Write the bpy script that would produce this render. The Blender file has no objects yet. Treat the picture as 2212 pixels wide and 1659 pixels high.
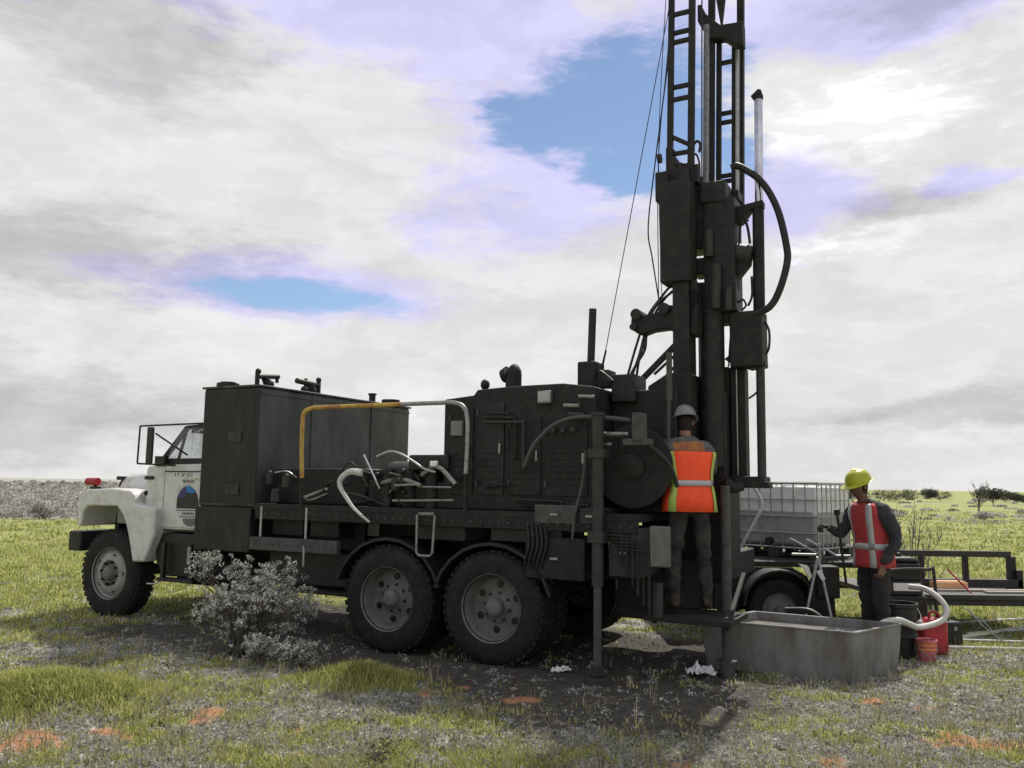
import bpy, bmesh, math, random
import numpy as np
from mathutils import Vector, Matrix, noise as mnoise
R = math.radians
SC = bpy.context.scene
COL = SC.collection
random.seed(4)
rng = np.random.default_rng(7)

# ------------------------------------------------------------------ camera
cam_d = bpy.data.cameras.new("camera")
cam = bpy.data.objects.new("camera", cam_d); COL.objects.link(cam)
cam_d.sensor_width = 36.0
cam_d.lens = 36.0 * 1840.0 / 2212.0
cam_d.clip_start = 0.1; cam_d.clip_end = 20000
CAM_H = 1.7
cam.location = (0, 0, CAM_H)
cam.rotation_euler = (Matrix.Rotation(R(90 + 6.74), 4, 'X') @ Matrix.Rotation(R(0.8), 4, 'Z')).to_euler()
SC.camera = cam

# ------------------------------------------------------------------ sun, exposure
SUN_EL, SUN_AZ = 53.0, 26.0          # azimuth measured clockwise from +Y
sd = bpy.data.lights.new("sun", 'SUN'); sd.energy = 5.0; sd.angle = R(0.9); sd.color = (1.0, 0.95, 0.87)
sun = bpy.data.objects.new("sun", sd); COL.objects.link(sun)
s_dir = Vector((math.sin(R(SUN_AZ)) * math.cos(R(SUN_EL)), math.cos(R(SUN_AZ)) * math.cos(R(SUN_EL)), math.sin(R(SUN_EL))))
sun.rotation_euler = s_dir.to_track_quat('Z', 'Y').to_euler()
SC.view_settings.view_transform = 'Standard'; SC.view_settings.look = 'None'
SC.view_settings.exposure = 0.0; SC.view_settings.gamma = 1.0
SC.view_settings.use_curve_mapping = False
SC.render.engine = 'CYCLES'

# ------------------------------------------------------------------ world: Nishita sky behind layered cloud
W = bpy.data.worlds.new("World"); SC.world = W; W.use_nodes = True
nt = W.node_tree; nt.nodes.clear()
N = nt.nodes; LK = nt.links.new
def wmath(op, a, b=None, c=None, clamp=False):
    n = N.new('ShaderNodeMath'); n.operation = op; n.use_clamp = clamp
    for i, x in enumerate((a, b, c)):
        if x is None: continue
        if isinstance(x, (int, float)): n.inputs[i].default_value = x
        else: LK(x, n.inputs[i])
    return n.outputs[0]
def wsmooth(x, lo, hi):
    n = N.new('ShaderNodeMapRange'); n.interpolation_type = 'SMOOTHSTEP'
    LK(x, n.inputs[0]); n.inputs[1].default_value = lo; n.inputs[2].default_value = hi
    return n.outputs[0]
tc = N.new('ShaderNodeTexCoord'); sx = N.new('ShaderNodeSeparateXYZ'); LK(tc.outputs['Generated'], sx.inputs[0])
az = wmath('MULTIPLY', wmath('ARCTAN2', sx.outputs[0], sx.outputs[1]), 57.2958)
el = wmath('MULTIPLY', wmath('ARCSINE', sx.outputs[2]), 57.2958)
mp = N.new('ShaderNodeMapping'); mp.inputs['Scale'].default_value = (1, 1, 3.0); LK(tc.outputs['Generated'], mp.inputs[0])
def wnoise(scale, detail=6, rough=0.55, off=(0, 0, 0), st=None, dist=0.0):
    m = N.new('ShaderNodeMapping'); m.inputs['Location'].default_value = off
    m.inputs['Scale'].default_value = st or (1, 1, 3.0); LK(tc.outputs['Generated'], m.inputs[0])
    n = N.new('ShaderNodeTexNoise'); n.inputs['Scale'].default_value = scale
    n.inputs['Detail'].default_value = detail; n.inputs['Roughness'].default_value = rough
    n.inputs['Distortion'].default_value = dist
    LK(m.outputs[0], n.inputs['Vector']); return n
warp1 = wnoise(4.5, 5, 0.6, (3, 1, 2)); warp2 = wnoise(4.5, 5, 0.6, (8, 4, 7))
az2 = wmath('ADD', az, wmath('MULTIPLY', wmath('SUBTRACT', warp1.outputs[0], 0.5), 11.0))
el2 = wmath('ADD', el, wmath('MULTIPLY', wmath('SUBTRACT', warp2.outputs[0], 0.5), 6.0))
az3 = wmath('ADD', wmath('MULTIPLY', az, .7), wmath('MULTIPLY', az2, .3)); el3 = wmath('ADD', wmath('MULTIPLY', el, .75), wmath('MULTIPLY', el2, .25))
def blob(a, e, ra, re, rot=0.0, tight=False):
    ca, sa = math.cos(R(rot)), math.sin(R(rot))
    da = wmath('SUBTRACT', az3 if tight else az2, a); de = wmath('SUBTRACT', el3 if tight else el2, e)
    u = wmath('DIVIDE', wmath('ADD', wmath('MULTIPLY', da, ca), wmath('MULTIPLY', de, sa)), ra)
    v = wmath('DIVIDE', wmath('SUBTRACT', wmath('MULTIPLY', de, ca), wmath('MULTIPLY', da, sa)), re)
    d = wmath('SQRT', wmath('ADD', wmath('MULTIPLY', u, u), wmath('MULTIPLY', v, v)))
    return wmath('SUBTRACT', 1.0, d)            # 1 at centre, 0 on the rim, negative outside
def vmax(lst):
    o = lst[0]
    for x in lst[1:]: o = wmath('MAXIMUM', o, x)
    return o
gap_noise = wnoise(12.0, 10, 0.68, (1, 5, 0))
gap2 = wnoise(5.0, 12, 0.6, (2, 9, 4), (1, 1, 2.6), 0.6)
gn = wmath('ADD', wmath('MULTIPLY', wmath('SUBTRACT', gap_noise.outputs[0], 0.5), 1.5), wmath('MULTIPLY', wmath('SUBTRACT', gap2.outputs[0], 0.5), 1.1))
deep = vmax([blob(8.8, 24.6, 7.8, 4.9), blob(2.5, 23.4, 5.0, 2.0), blob(8, 20.6, 4, 2.2), blob(15, 21.5, 3.0, 1.6), blob(-14.6, 12.25, 7.6, 1.25, 0, True), blob(-60, 30, 16, 7), blob(70, 24, 18, 6), blob(140, 35, 30, 10), blob(-130, 28, 25, 9)])
deep = wmath('ADD', deep, gn)
deep_f = wsmooth(deep, -0.10, 0.50)
thin = vmax([blob(5.0, 23.6, 12.5, 7.0, 30), blob(-15.0, 12.7, 12, 2.2, 0, True), blob(-10, 29.8, 17, 3.2), blob(24, 28.6, 15, 2.6), blob(2, 27.5, 11, 3.5), blob(17.0, 18.6, 5.5, 3.4), blob(29, 18.5, 3.2, 1.0),
             blob(-60, 30, 26, 10), blob(70, 24, 28, 9), blob(140, 35, 45, 14), blob(-130, 28, 38, 13), blob(10, 50, 30, 8)])
thin_f = wsmooth(wmath('ADD', thin, gn), -0.25, 0.45)
# cloud brightness: broad grey undersides, sunlit whites
cb1 = wnoise(3.2, 7, 0.58, (0, 2, 9), (1, 1, 4.5)); cb2 = wnoise(13.0, 10, 0.68, (5, 0, 3), (1, 1, 4.0))
bright = wmath('ADD', wmath('MULTIPLY', wmath('SUBTRACT', cb1.outputs[0], 0.5), 0.85), wmath('MULTIPLY', wmath('SUBTRACT', cb2.outputs[0], 0.5), 0.42))
white = wsmooth(wmath('ADD', vmax([blob(23, 23.6, 9.5, 3.0), blob(21.5, 15.3, 5.0, 1.0)]), wmath('MULTIPLY', gn, 1.5)), -0.1, 0.7)
grey = wsmooth(wmath('ADD', vmax([blob(-27, 26, 9, 3.5), blob(-27, 13.5, 13, 3.0), blob(-33, 3.5, 14, 4), blob(27, 4.6, 9, 1.2), blob(28, 29, 7, 1.8), blob(26, 17.4, 5, 1.4)]), wmath('MULTIPLY', gn, 1.2)), -0.3, 0.6)
lum = wmath('ADD', 0.80, wmath('MULTIPLY', bright, 0.24))
puff = wnoise(6.5, 12, 0.58, (7, 3, 1), (1, 1, 2.8), 0.4)
pf1 = wsmooth(puff.outputs[0], 0.44, 0.56)
lum = wmath('ADD', lum, wmath('MULTIPLY', wmath('SUBTRACT', pf1, 0.5), 0.055))
pf2 = wsmooth(wnoise(14.0, 12, 0.6, (2, 3, 6), (1, 1, 2.6), 0.5).outputs[0], 0.46, 0.56)
lum = wmath('ADD', lum, wmath('MULTIPLY', wmath('MULTIPLY', wmath('SUBTRACT', pf2, 0.6), wmath('ADD', white, 0.25)), 0.16))
lum = wmath('ADD', lum, wmath('MULTIPLY', white, 0.22))
lum = wmath('SUBTRACT', lum, wmath('MULTIPLY', grey, 0.20))
lum = wmath('ADD', lum, wmath('MULTIPLY', thin_f, 0.05))
lum = wmath('MINIMUM', wmath('MAXIMUM', lum, 0.50), 1.05)
def rgb(c):
    n = N.new('ShaderNodeRGB'); n.outputs[0].default_value = (*c, 1); return n.outputs[0]
def wmix(f, a, b):
    n = N.new('ShaderNodeMix'); n.data_type = 'RGBA'
    LK(f, n.inputs[0]); LK(a, n.inputs[6]); LK(b, n.inputs[7]); return n.outputs[2]
ccol = wmix(thin_f, rgb((1.0, 0.995, 0.985)), rgb((0.80, 0.775, 1.13)))
sc = N.new('ShaderNodeVectorMath'); sc.operation = 'SCALE'; LK(ccol, sc.inputs[0]); LK(lum, sc.inputs['Scale'])
bg_c = N.new('ShaderNodeBackground'); LK(sc.outputs[0], bg_c.inputs[0]); bg_c.inputs[1].default_value = 1.0
sky = N.new('ShaderNodeTexSky'); sky.sky_type = 'NISHITA'; sky.sun_disc = False
sky.sun_elevation = R(SUN_EL); sky.sun_rotation = R(SUN_AZ); sky.altitude = 300; sky.air_density = 1.0; sky.dust_density = 0.2; sky.ozone_density = 2.2
bg_s = N.new('ShaderNodeBackground'); LK(sky.outputs[0], bg_s.inputs[0]); bg_s.inputs[1].default_value = 0.112
mx = N.new('ShaderNodeMixShader'); LK(wmath('MULTIPLY', deep_f, 0.97), mx.inputs[0]); LK(bg_c.outputs[0], mx.inputs[1]); LK(bg_s.outputs[0], mx.inputs[2])
wo = N.new('ShaderNodeOutputWorld'); LK(mx.outputs[0], wo.inputs[0])

# ------------------------------------------------------------------ materials
MATS = {}
def mat(name, c, rough=0.6, metal=0.0, c2=None, nscale=6.0, lo=0.42, hi=0.62, bump=0.0, bscale=40.0, spec=0.35, stretch=(1, 1, 1), detail=6):
    if name in MATS: return MATS[name]
    m = bpy.data.materials.new(name); m.use_nodes = True; t = m.node_tree; p = t.nodes['Principled BSDF']
    p.inputs['Base Color'].default_value = (*c, 1); p.inputs['Roughness'].default_value = rough; p.inputs['Metallic'].default_value = metal
    p.inputs['Specular IOR Level'].default_value = spec
    tcn = t.nodes.new('ShaderNodeTexCoord'); mpn = t.nodes.new('ShaderNodeMapping'); mpn.inputs['Scale'].default_value = stretch
    t.links.new(tcn.outputs['Object'], mpn.inputs[0])
    if c2:
        n = t.nodes.new('ShaderNodeTexNoise'); n.inputs['Scale'].default_value = nscale; n.inputs['Detail'].default_value = detail; n.inputs['Roughness'].default_value = 0.65
        t.links.new(mpn.outputs[0], n.inputs['Vector'])
        mr = t.nodes.new('ShaderNodeMapRange'); mr.inputs[1].default_value = lo; mr.inputs[2].default_value = hi; t.links.new(n.outputs[0], mr.inputs[0])
        mm = t.nodes.new('ShaderNodeMix'); mm.data_type = 'RGBA'; mm.inputs[6].default_value = (*c, 1); mm.inputs[7].default_value = (*c2, 1)
        t.links.new(mr.outputs[0], mm.inputs[0]); t.links.new(mm.outputs[2], p.inputs['Base Color'])
    if bump:
        n2 = t.nodes.new('ShaderNodeTexNoise'); n2.inputs['Scale'].default_value = bscale; n2.inputs['Detail'].default_value = 5
        t.links.new(mpn.outputs[0], n2.inputs['Vector'])
        b = t.nodes.new('ShaderNodeBump'); b.inputs['Strength'].default_value = bump; b.inputs['Distance'].default_value = 0.01
        t.links.new(n2.outputs[0], b.inputs['Height']); t.links.new(b.outputs[0], p.inputs['Normal'])
    MATS[name] = m; return m
RIG = mat('rig_paint', (0.010, 0.0103, 0.010), 0.68, 0, (0.030, 0.026, 0.022), 9, 0.45, 0.75, 0.12, 60)
RIG2 = mat('rig_paint_grey', (0.038, 0.038, 0.037), 0.6, 0, (0.02, 0.019, 0.017), 7, 0.4, 0.7, 0.12, 50)
GREASE = mat('greasy_steel', (0.009, 0.009, 0.009), 0.55, 0.0, (0.03, 0.025, 0.02), 14, 0.45, 0.7, 0.3, 70)
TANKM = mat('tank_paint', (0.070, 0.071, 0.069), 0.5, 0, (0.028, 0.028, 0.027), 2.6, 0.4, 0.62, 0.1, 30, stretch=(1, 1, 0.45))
TANKD = mat('tank_side_dark', (0.012, 0.0123, 0.012), 0.6, 0, (0.036, 0.035, 0.033), 4, 0.5, 0.75, 0.1, 30, stretch=(1.3, 1, 0.4))  # darker tone for the near side of the tank and its subframe
WHITE = mat('cab_white', (0.58, 0.58, 0.56), 0.42, 0, (0.34, 0.31, 0.26), 6, 0.46, 0.80, 0.04, 14)
BLACKP = mat('black_paint', (0.013, 0.013, 0.013), 0.55, 0, (0.034, 0.031, 0.027), 12, 0.5, 0.8, 0.1, 60)
RUBBER = mat('rubber', (0.012, 0.012, 0.012), 0.88, 0, (0.032, 0.028, 0.024), 10, 0.45, 0.75, 0.25, 90)
RIM = mat('rim_grey', (0.15, 0.147, 0.14), 0.6, 0, (0.085, 0.078, 0.07), 13, 0.45, 0.75, 0.1, 60)
RIMF = mat('front_rim_grey', (0.28, 0.275, 0.26), 0.5, 0, (0.16, 0.14, 0.12), 13, 0.48, 0.75, 0.1, 60)
STEEL = mat('bare_steel', (0.30, 0.30, 0.30), 0.42, 0.75, (0.16, 0.14, 0.12), 18, 0.45, 0.75, 0.08, 80)
CHROME = mat('chrome_rod', (0.62, 0.62, 0.62), 0.18, 1.0, (0.45, 0.44, 0.42), 8)
GALV = mat('galvanised', (0.42, 0.43, 0.43), 0.45, 0.6, (0.28, 0.28, 0.27), 22, 0.4, 0.7)
GREYP = mat('grey_panel', (0.070, 0.070, 0.067), 0.65, 0, (0.034, 0.031, 0.028), 11, 0.45, 0.7, 0.1, 50)
YELR = mat('yellow_rail', (0.46, 0.31, 0.06), 0.5, 0, (0.30, 0.13, 0.05), 7, 0.45, 0.6)
HOSEB = mat('black_hose', (0.012, 0.012, 0.012), 0.5, 0, (0.05, 0.045, 0.04), 16, 0.5, 0.8, 0.1, 90)
HOSEW = mat('pale_hose', (0.50, 0.50, 0.47), 0.5, 0, (0.36, 0.34, 0.30), 12, 0.5, 0.8, 0.1, 60)
WIRE = mat('wire_rope', (0.03, 0.03, 0.032), 0.5, 0.4)
RED = mat('red_plastic', (0.42, 0.03, 0.04), 0.42, 0, (0.26, 0.03, 0.035), 7)
REDL = mat('red_lens', (0.30, 0.008, 0.02), 0.2)
PINK = mat('faded_red_plastic', (0.50, 0.14, 0.17), 0.5, 0, (0.35, 0.09, 0.1), 9)
ORNG = mat('orange_plastic', (0.70, 0.26, 0.05), 0.5, 0, (0.5, 0.2, 0.06), 9)
TAN = mat('orange_plank', (0.72, 0.42, 0.22), 0.7, 0, (0.55, 0.32, 0.18), 9, 0.4, 0.7, 0.2, 40)
PLAST = mat('white_plastic', (0.80, 0.81, 0.80), 0.4, 0, (0.50, 0.50, 0.48), 3, 0.45, 0.75)
GREYST = mat('trough_steel', (0.21, 0.208, 0.20), 0.6, 0.0, (0.115, 0.104, 0.09), 5.5, 0.40, 0.68, 0.18, 22, stretch=(1, 1, .35))
MUD = mat('mud_water', (0.27, 0.26, 0.24), 0.22, 0, (0.20, 0.19, 0.17), 4, 0.4, 0.6, 0.12, 9)
WOOD = mat('weathered_wood', (0.34, 0.31, 0.27), 0.8, 0, (0.18, 0.16, 0.13), 14, 0.4, 0.7, 0.3, 40, stretch=(1, 8, 8))
LAMPM = mat('lamp_glass', (0.35, 0.35, 0.34), 0.15)
BLUE = mat('emblem_blue', (0.02, 0.16, 0.42), 0.4); PURP = mat('emblem_purple', (0.045, 0.03, 0.16), 0.4); INK = mat('emblem_black', (0.018, 0.018, 0.022), 0.45)
SHIRT = mat('grey_shirt', (0.12, 0.118, 0.12), 0.9, 0, (0.085, 0.08, 0.08), 14, 0.4, 0.6, 0.5, 22)
YOKE = mat('orange_yoke', (0.42, 0.17, 0.04), 0.85, 0, (0.26, 0.10, 0.05), 11, 0.4, 0.6, 0.5, 22)
NAVY = mat('dark_shirt', (0.028, 0.03, 0.036), 0.9, 0, (0.045, 0.045, 0.05), 12, 0.4, 0.7, 0.5, 22)
PANTS = mat('dark_trousers', (0.022, 0.022, 0.022), 0.9, 0, (0.055, 0.05, 0.044), 9, 0.42, 0.68, 0.6, 18)
PANTS2 = mat('black_trousers', (0.022, 0.022, 0.024), 0.9, 0, (0.04, 0.038, 0.036), 9, 0.42, 0.68, 0.6, 18)
BOOT = mat('boot_leather', (0.025, 0.02, 0.016), 0.7, 0, (0.05, 0.04, 0.03), 14)
SKIN = mat('skin', (0.30, 0.16, 0.10), 0.55, 0, (0.24, 0.12, 0.08), 20)
GLOVE = mat('work_glove', (0.02, 0.02, 0.02), 0.8)
VEST = mat('orange_vest', (0.95, 0.10, 0.03), 0.75, 0, (0.80, 0.07, 0.025), 7, 0.4, 0.7, 0.5, 20)
VEST2 = mat('red_orange_vest', (0.42, 0.045, 0.05), 0.75, 0, (0.32, 0.035, 0.04), 7, 0.4, 0.7, 0.5, 20)
LIME = mat('lime_tape', (0.36, 0.46, 0.10), 0.6); SILVER = mat('silver_tape', (0.40, 0.40, 0.40), 0.35, 0.1)
HELG = mat('grey_helmet', (0.22, 0.22, 0.22), 0.35, 0, (0.13, 0.125, 0.12), 10, 0.45, 0.7)
HELY = mat('yellow_helmet', (0.42, 0.44, 0.03), 0.35, 0, (0.32, 0.34, 0.03), 9, 0.45, 0.7)
EYE = mat('dark_eye', (0.01, 0.01, 0.01), 0.3); HAIR = mat('dark_hair', (0.015, 0.011, 0.008), 0.8)
glass = bpy.data.materials.new('window_glass'); glass.use_nodes = True
gp = glass.node_tree.nodes['Principled BSDF']; gp.inputs['Transmission Weight'].default_value = 1.0; gp.inputs['Roughness'].default_value = 0.02; gp.inputs['IOR'].default_value = 1.45; gp.inputs['Base Color'].default_value = (0.72, 0.74, 0.74, 1)

# ------------------------------------------------------------------ mesh kit
def tag(o, label=None, cat=None, group=None, kind=None):
    if label: o['label'] = label
    if cat: o['category'] = cat
    if group: o['group'] = group
    if kind: o['kind'] = kind
    return o
def empty(name, loc=(0, 0, 0), rz=0.0, label=None, cat=None, group=None):
    o = bpy.data.objects.new(name, None); COL.objects.link(o); o.location = loc; o.rotation_euler = (0, 0, rz)
    o.empty_display_size = 0.2
    return tag(o, label, cat, group)
def catmull(pts, k=6):
    P = [Vector(p) for p in pts]
    if len(P) < 3: return P
    out = []
    E = [P[0] * 2 - P[1]] + P + [P[-1] * 2 - P[-2]]
    for i in range(1, len(E) - 2):
        a, b, c, d = E[i - 1], E[i], E[i + 1], E[i + 2]
        for j in range(k):
            t = j / k
            out.append(0.5 * ((2 * b) + (c - a) * t + (2 * a - 5 * b + 4 * c - d) * t * t + (3 * b - a - 3 * c + d) * t ** 3))
    out.append(P[-1]); return out
class MB:
    """collects shapes in (u, v, w) or plain (x, y, z) and links them as one mesh object"""
    def __init__(s, flip=False): s.v = []; s.f = []; s.mi = []; s.cur = 0; s.flip = flip
    def add(s, vs, fs):
        b = len(s.v); s.v += [tuple(p) for p in vs]; s.f += [tuple(i + b for i in f) for f in fs]; s.mi += [s.cur] * len(fs); return s
    def mat(s, i): s.cur = i; return s
    def box(s, x0, x1, y0, y1, z0, z1):
        return s.add([(x0, y0, z0), (x1, y0, z0), (x1, y1, z0), (x0, y1, z0), (x0, y0, z1), (x1, y0, z1), (x1, y1, z1), (x0, y1, z1)],
                     [(0, 3, 2, 1), (4, 5, 6, 7), (0, 1, 5, 4), (1, 2, 6, 5), (2, 3, 7, 6), (3, 0, 4, 7)])
    def obox(s, c, size, rot):
        c = Vector(c); a, b, d = [x / 2 for x in size]; vs = []
        for z in (-d, d):
            for x, y in ((-a, -b), (a, -b), (a, b), (-a, b)): vs.append(c + rot @ Vector((x, y, z)))
        return s.add(vs, [(0, 3, 2, 1), (4, 5, 6, 7), (0, 1, 5, 4), (1, 2, 6, 5), (2, 3, 7, 6), (3, 0, 4, 7)])
    def bar(s, p, q, w, h=None):
        p, q = Vector(p), Vector(q); d = q - p; L = d.length; h = h or w
        rot = d.to_track_quat('X', 'Z').to_matrix()
        return s.obox((p + q) / 2, (L, w, h), rot)
    def ring(s, c, ax1, ax2, n, rx, ry=None):
        ry = rx if ry is None else ry
        return [Vector(c) + ax1 * (math.cos(2 * math.pi * i / n) * rx) + ax2 * (math.sin(2 * math.pi * i / n) * ry) for i in range(n)]
    def rings(s, rs, cap0=True, cap1=True):
        n = len(rs[0]); vs = [p for r in rs for p in r]; fs = []
        for k in range(len(rs) - 1):
            for i in range(n):
                j = (i + 1) % n; fs.append((k * n + i, k * n + j, (k + 1) * n + j, (k + 1) * n + i))
        if cap0: fs.append(tuple(reversed(range(n))))
        if cap1: fs.append(tuple((len(rs) - 1) * n + i for i in range(n)))
        return s.add(vs, fs)
    def cyl(s, p, q, r, r2=None, n=14):
        p, q = Vector(p), Vector(q); d = (q - p).normalized()
        a = d.orthogonal().normalized(); b = d.cross(a)
        return s.rings([s.ring(p, a, b, n, r), s.ring(q, a, b, n, r if r2 is None else r2)])
    def lathe(s, c, axis, prof, n=28, cap=True):
        c = Vector(c); d = Vector(axis).normalized(); a = d.orthogonal().normalized(); b = d.cross(a)
        return s.rings([s.ring(c + d * h, a, b, n, max(r, 1e-4)) for r, h in prof], cap, cap)
    def tube(s, pts, r, n=8, k=6, smooth=True, r2=None):
        P = catmull(pts, k) if smooth else [Vector(p) for p in pts]
        a = None; rs = []; m = len(P)
        for i, p in enumerate(P):
            d = (P[min(i + 1, m - 1)] - P[max(i - 1, 0)]).normalized()
            if a is None: a = d.orthogonal().normalized()
            else:
                a = (a - d * a.dot(d)); a = a.normalized() if a.length > 1e-6 else d.orthogonal().normalized()
            b = d.cross(a); rr = r if r2 is None else r + (r2 - r) * i / (m - 1)
            rs.append(s.ring(p, a, b, n, rr))
        return s.rings(rs)
    def ball(s, c, r, rz=None, n=12, m=7, ry=None):
        rz = rz or r; ry = ry or r
        rs = []
        for j in range(m + 1):
            t = -math.pi / 2 + math.pi * j / m
            rs.append(s.ring(Vector(c) + Vector((0, 0, math.sin(t) * rz)), Vector((1, 0, 0)), Vector((0, 1, 0)), n, max(math.cos(t) * r, 1e-4), max(math.cos(t) * ry, 1e-4)))
        return s.rings(rs)
    def poly(s, pts, v0, v1):
        """outline in (u, w) extruded from v0 to v1"""
        n = len(pts); vs = [(a, v0, b) for a, b in pts] + [(a, v1, b) for a, b in pts]
        fs = [tuple(range(n)), tuple(reversed(range(n, 2 * n)))] + [(i, (i + 1) % n, n + (i + 1) % n, n + i) for i in range(n)]
        return s.add(vs, fs)
    def build(s, name, mats, parent=None, bevel=0.0, angle=35, smooth=True, subsurf=0):
        me = bpy.data.meshes.new(name)
        vs = [(-x, y, z) for x, y, z in s.v] if s.flip else s.v
        me.from_pydata(vs, [], s.f)
        if not isinstance(mats, (list, tuple)): mats = [mats]
        for m in mats: me.materials.append(m)
        me.polygons.foreach_set('material_index', s.mi)
        bm = bmesh.new(); bm.from_mesh(me)
        bmesh.ops.recalc_face_normals(bm, faces=bm.faces); bm.to_mesh(me); bm.free()
        if smooth:
            me.polygons.foreach_set('use_smooth', [True] * len(me.polygons)); me.set_sharp_from_angle(angle=R(angle))
        o = bpy.data.objects.new(name, me); COL.objects.link(o)
        if parent: o.parent = parent
        if bevel:
            b = o.modifiers.new('bevel', 'BEVEL'); b.width = bevel; b.segments = 2; b.limit_method = 'ANGLE'; b.angle_limit = R(40)
            b.harden_normals = False
        if subsurf:
            b = o.modifiers.new('subsurf', 'SUBSURF'); b.levels = subsurf; b.render_levels = subsurf
        return o
def rough_of(o): return o

# ------------------------------------------------------------------ ground
def vnoise(x, y, seed):
    """smooth value noise, vectorised"""
    xi = np.floor(x).astype(np.int64); yi = np.floor(y).astype(np.int64); fx = x - xi; fy = y - yi
    fx = fx * fx * (3 - 2 * fx); fy = fy * fy * (3 - 2 * fy)
    def h(a, b):
        n = (a * 374761393 + b * 668265263 + seed * 1442695) & 0x7fffffff
        n = ((n ^ (n >> 13)) * 1274126177) & 0x7fffffff
        return ((n ^ (n >> 16)) & 0xffff) / 65535.0
    return (h(xi, yi) * (1 - fx) + h(xi + 1, yi) * fx) * (1 - fy) + (h(xi, yi + 1) * (1 - fx) + h(xi + 1, yi + 1) * fx) * fy
def fbm(x, y, sc_, seed, oct_=4):
    t = np.zeros_like(x, dtype=float); a = 0.5; s_ = sc_
    for k in range(oct_): t += a * vnoise(x * s_ + 17.3 * k, y * s_ - 9.1 * k, seed + k); a *= 0.5; s_ *= 2.03
    return t / (1 - 0.5 ** oct_)
HUMPS = [(-3.35, 6.72, 0.62, 0.36, 0.16), (-1.25, 7.42, 0.40, 0.20, 0.11), (-3.9, 6.4, .5, .3, .10), (-2.27, 8.0, .16, .14, .05), (-1.9, 7.95, .2, .16, .05), (-.2, 6.3, .5, .3, .05), (2.9, 6.2, .6, .3, .06)]
SOIL = [(-3.27, 7.42, .42, .10), (-3.05, 5.85, .5, .28), (-3.3, 5.6, .3, .2), (-2.23, 6.56, .17, .12), (-2.2, 6.3, .08, .14), (-1.45, 6.13, .05, .12), (-.66, 7.06, .06, .16), (.14, 6.98, .15, .1), (2.96, 7.17, .12, .12),
        (1.04, 5.5, .18, .12), (2.06, 5.54, .2, .12), (-.37, 7.42, .08, .08), (3.1, 5.9, .5, .16), (3.5, 6.4, .2, .1), (3.3, 6.9, .2, .08), (-1.3, 5.6, .08, .06), (6.3, 11.4, .25, .3), (2.5, 5.25, .2, .1)]
def hgt(x, y):
    d = np.hypot(x, y)
    near = 0.05 * (fbm(x, y, 0.9, 11, 3) - 0.5) + 0.035 * (fbm(x, y, 5.0, 23, 3) - 0.5)
    h = near * np.clip(1.4 - d / 60, 0.2, 1)
    for a, b, ra, rb, hh in HUMPS: h = h + hh * np.exp(-(((x - a) / ra) ** 2 + ((y - b) / rb) ** 2))
    far = np.clip((d - 60) / 400, 0, 1)
    return h + far * 0.9 * (fbm(x, y, 0.006, 5, 3) - 0.5)
def soil(x, y):
    s_ = np.zeros_like(x, dtype=float)
    n = fbm(x, y, 6.0, 31, 3)
    for a, b, ra, rb in SOIL: s_ = np.maximum(s_, 1.05 - np.sqrt(((x - a) / ra) ** 2 + ((y - b) / rb) ** 2) + (n - 0.5) * 2.6)
    return np.clip(s_ * 1.6, 0, 1)
def green(x, y):
    """1 where yellow-green grass grows, 0 where grey saltbush litter covers the ground"""
    n = fbm(x * .75, y * 1.5, 1.1, 51, 4); n2 = fbm(x, y * 1.4, 4.2, 77, 3)
    g = (n - 0.5) * 3.6 + (n2 - 0.5) * 4.2 - 0.42
    g = g + 1.9 * np.clip((np.hypot(x, y) - 10.2) / 3.5, 0, 1)
    g = g + 1.4 * np.exp(-(((x + 3.5) / .9) ** 2 + ((y - 6.75) / .45) ** 2)) + 1.6 * np.exp(-(((x + 1.25) / .5) ** 2 + ((y - 7.35) / .2) ** 2))
    left = (x < -3) & (y > 36)
    g = np.where(left, g - 3.0, g)
    return np.clip(g + 0.5, 0, 1)
def trodden_shade(x, y):
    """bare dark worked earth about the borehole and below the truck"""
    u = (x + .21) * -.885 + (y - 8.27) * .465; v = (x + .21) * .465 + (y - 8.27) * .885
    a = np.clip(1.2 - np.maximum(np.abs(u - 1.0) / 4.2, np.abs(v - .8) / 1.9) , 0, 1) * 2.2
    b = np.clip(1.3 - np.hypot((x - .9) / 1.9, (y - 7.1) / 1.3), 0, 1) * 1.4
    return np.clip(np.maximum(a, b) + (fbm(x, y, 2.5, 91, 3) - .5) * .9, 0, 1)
def axis(lo, hi, step, far, g=1.13):
    a = list(np.arange(lo, hi, step)); s_ = step; p = a[-1]
    while p < far: s_ *= g; p += s_; a.append(p)
    s_ = step; p = a[0]; b = []
    while p > -far: s_ *= g; p -= s_; b.append(p)
    return np.array(list(reversed(b)) + a)
gx = axis(-6, 7, 0.05, 6000); gy = axis(4, 12, 0.05, 6000)
GX, GY = np.meshgrid(gx, gy); gz = hgt(GX.ravel(), GY.ravel())
co = np.stack([GX.ravel(), GY.ravel(), gz], 1)
nx, ny = len(gx), len(gy)
i0 = (np.arange(ny - 1)[:, None] * nx + np.arange(nx - 1)[None, :]).ravel()
quads = np.stack([i0, i0 + 1, i0 + 1 + nx, i0 + nx], 1)
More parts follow.
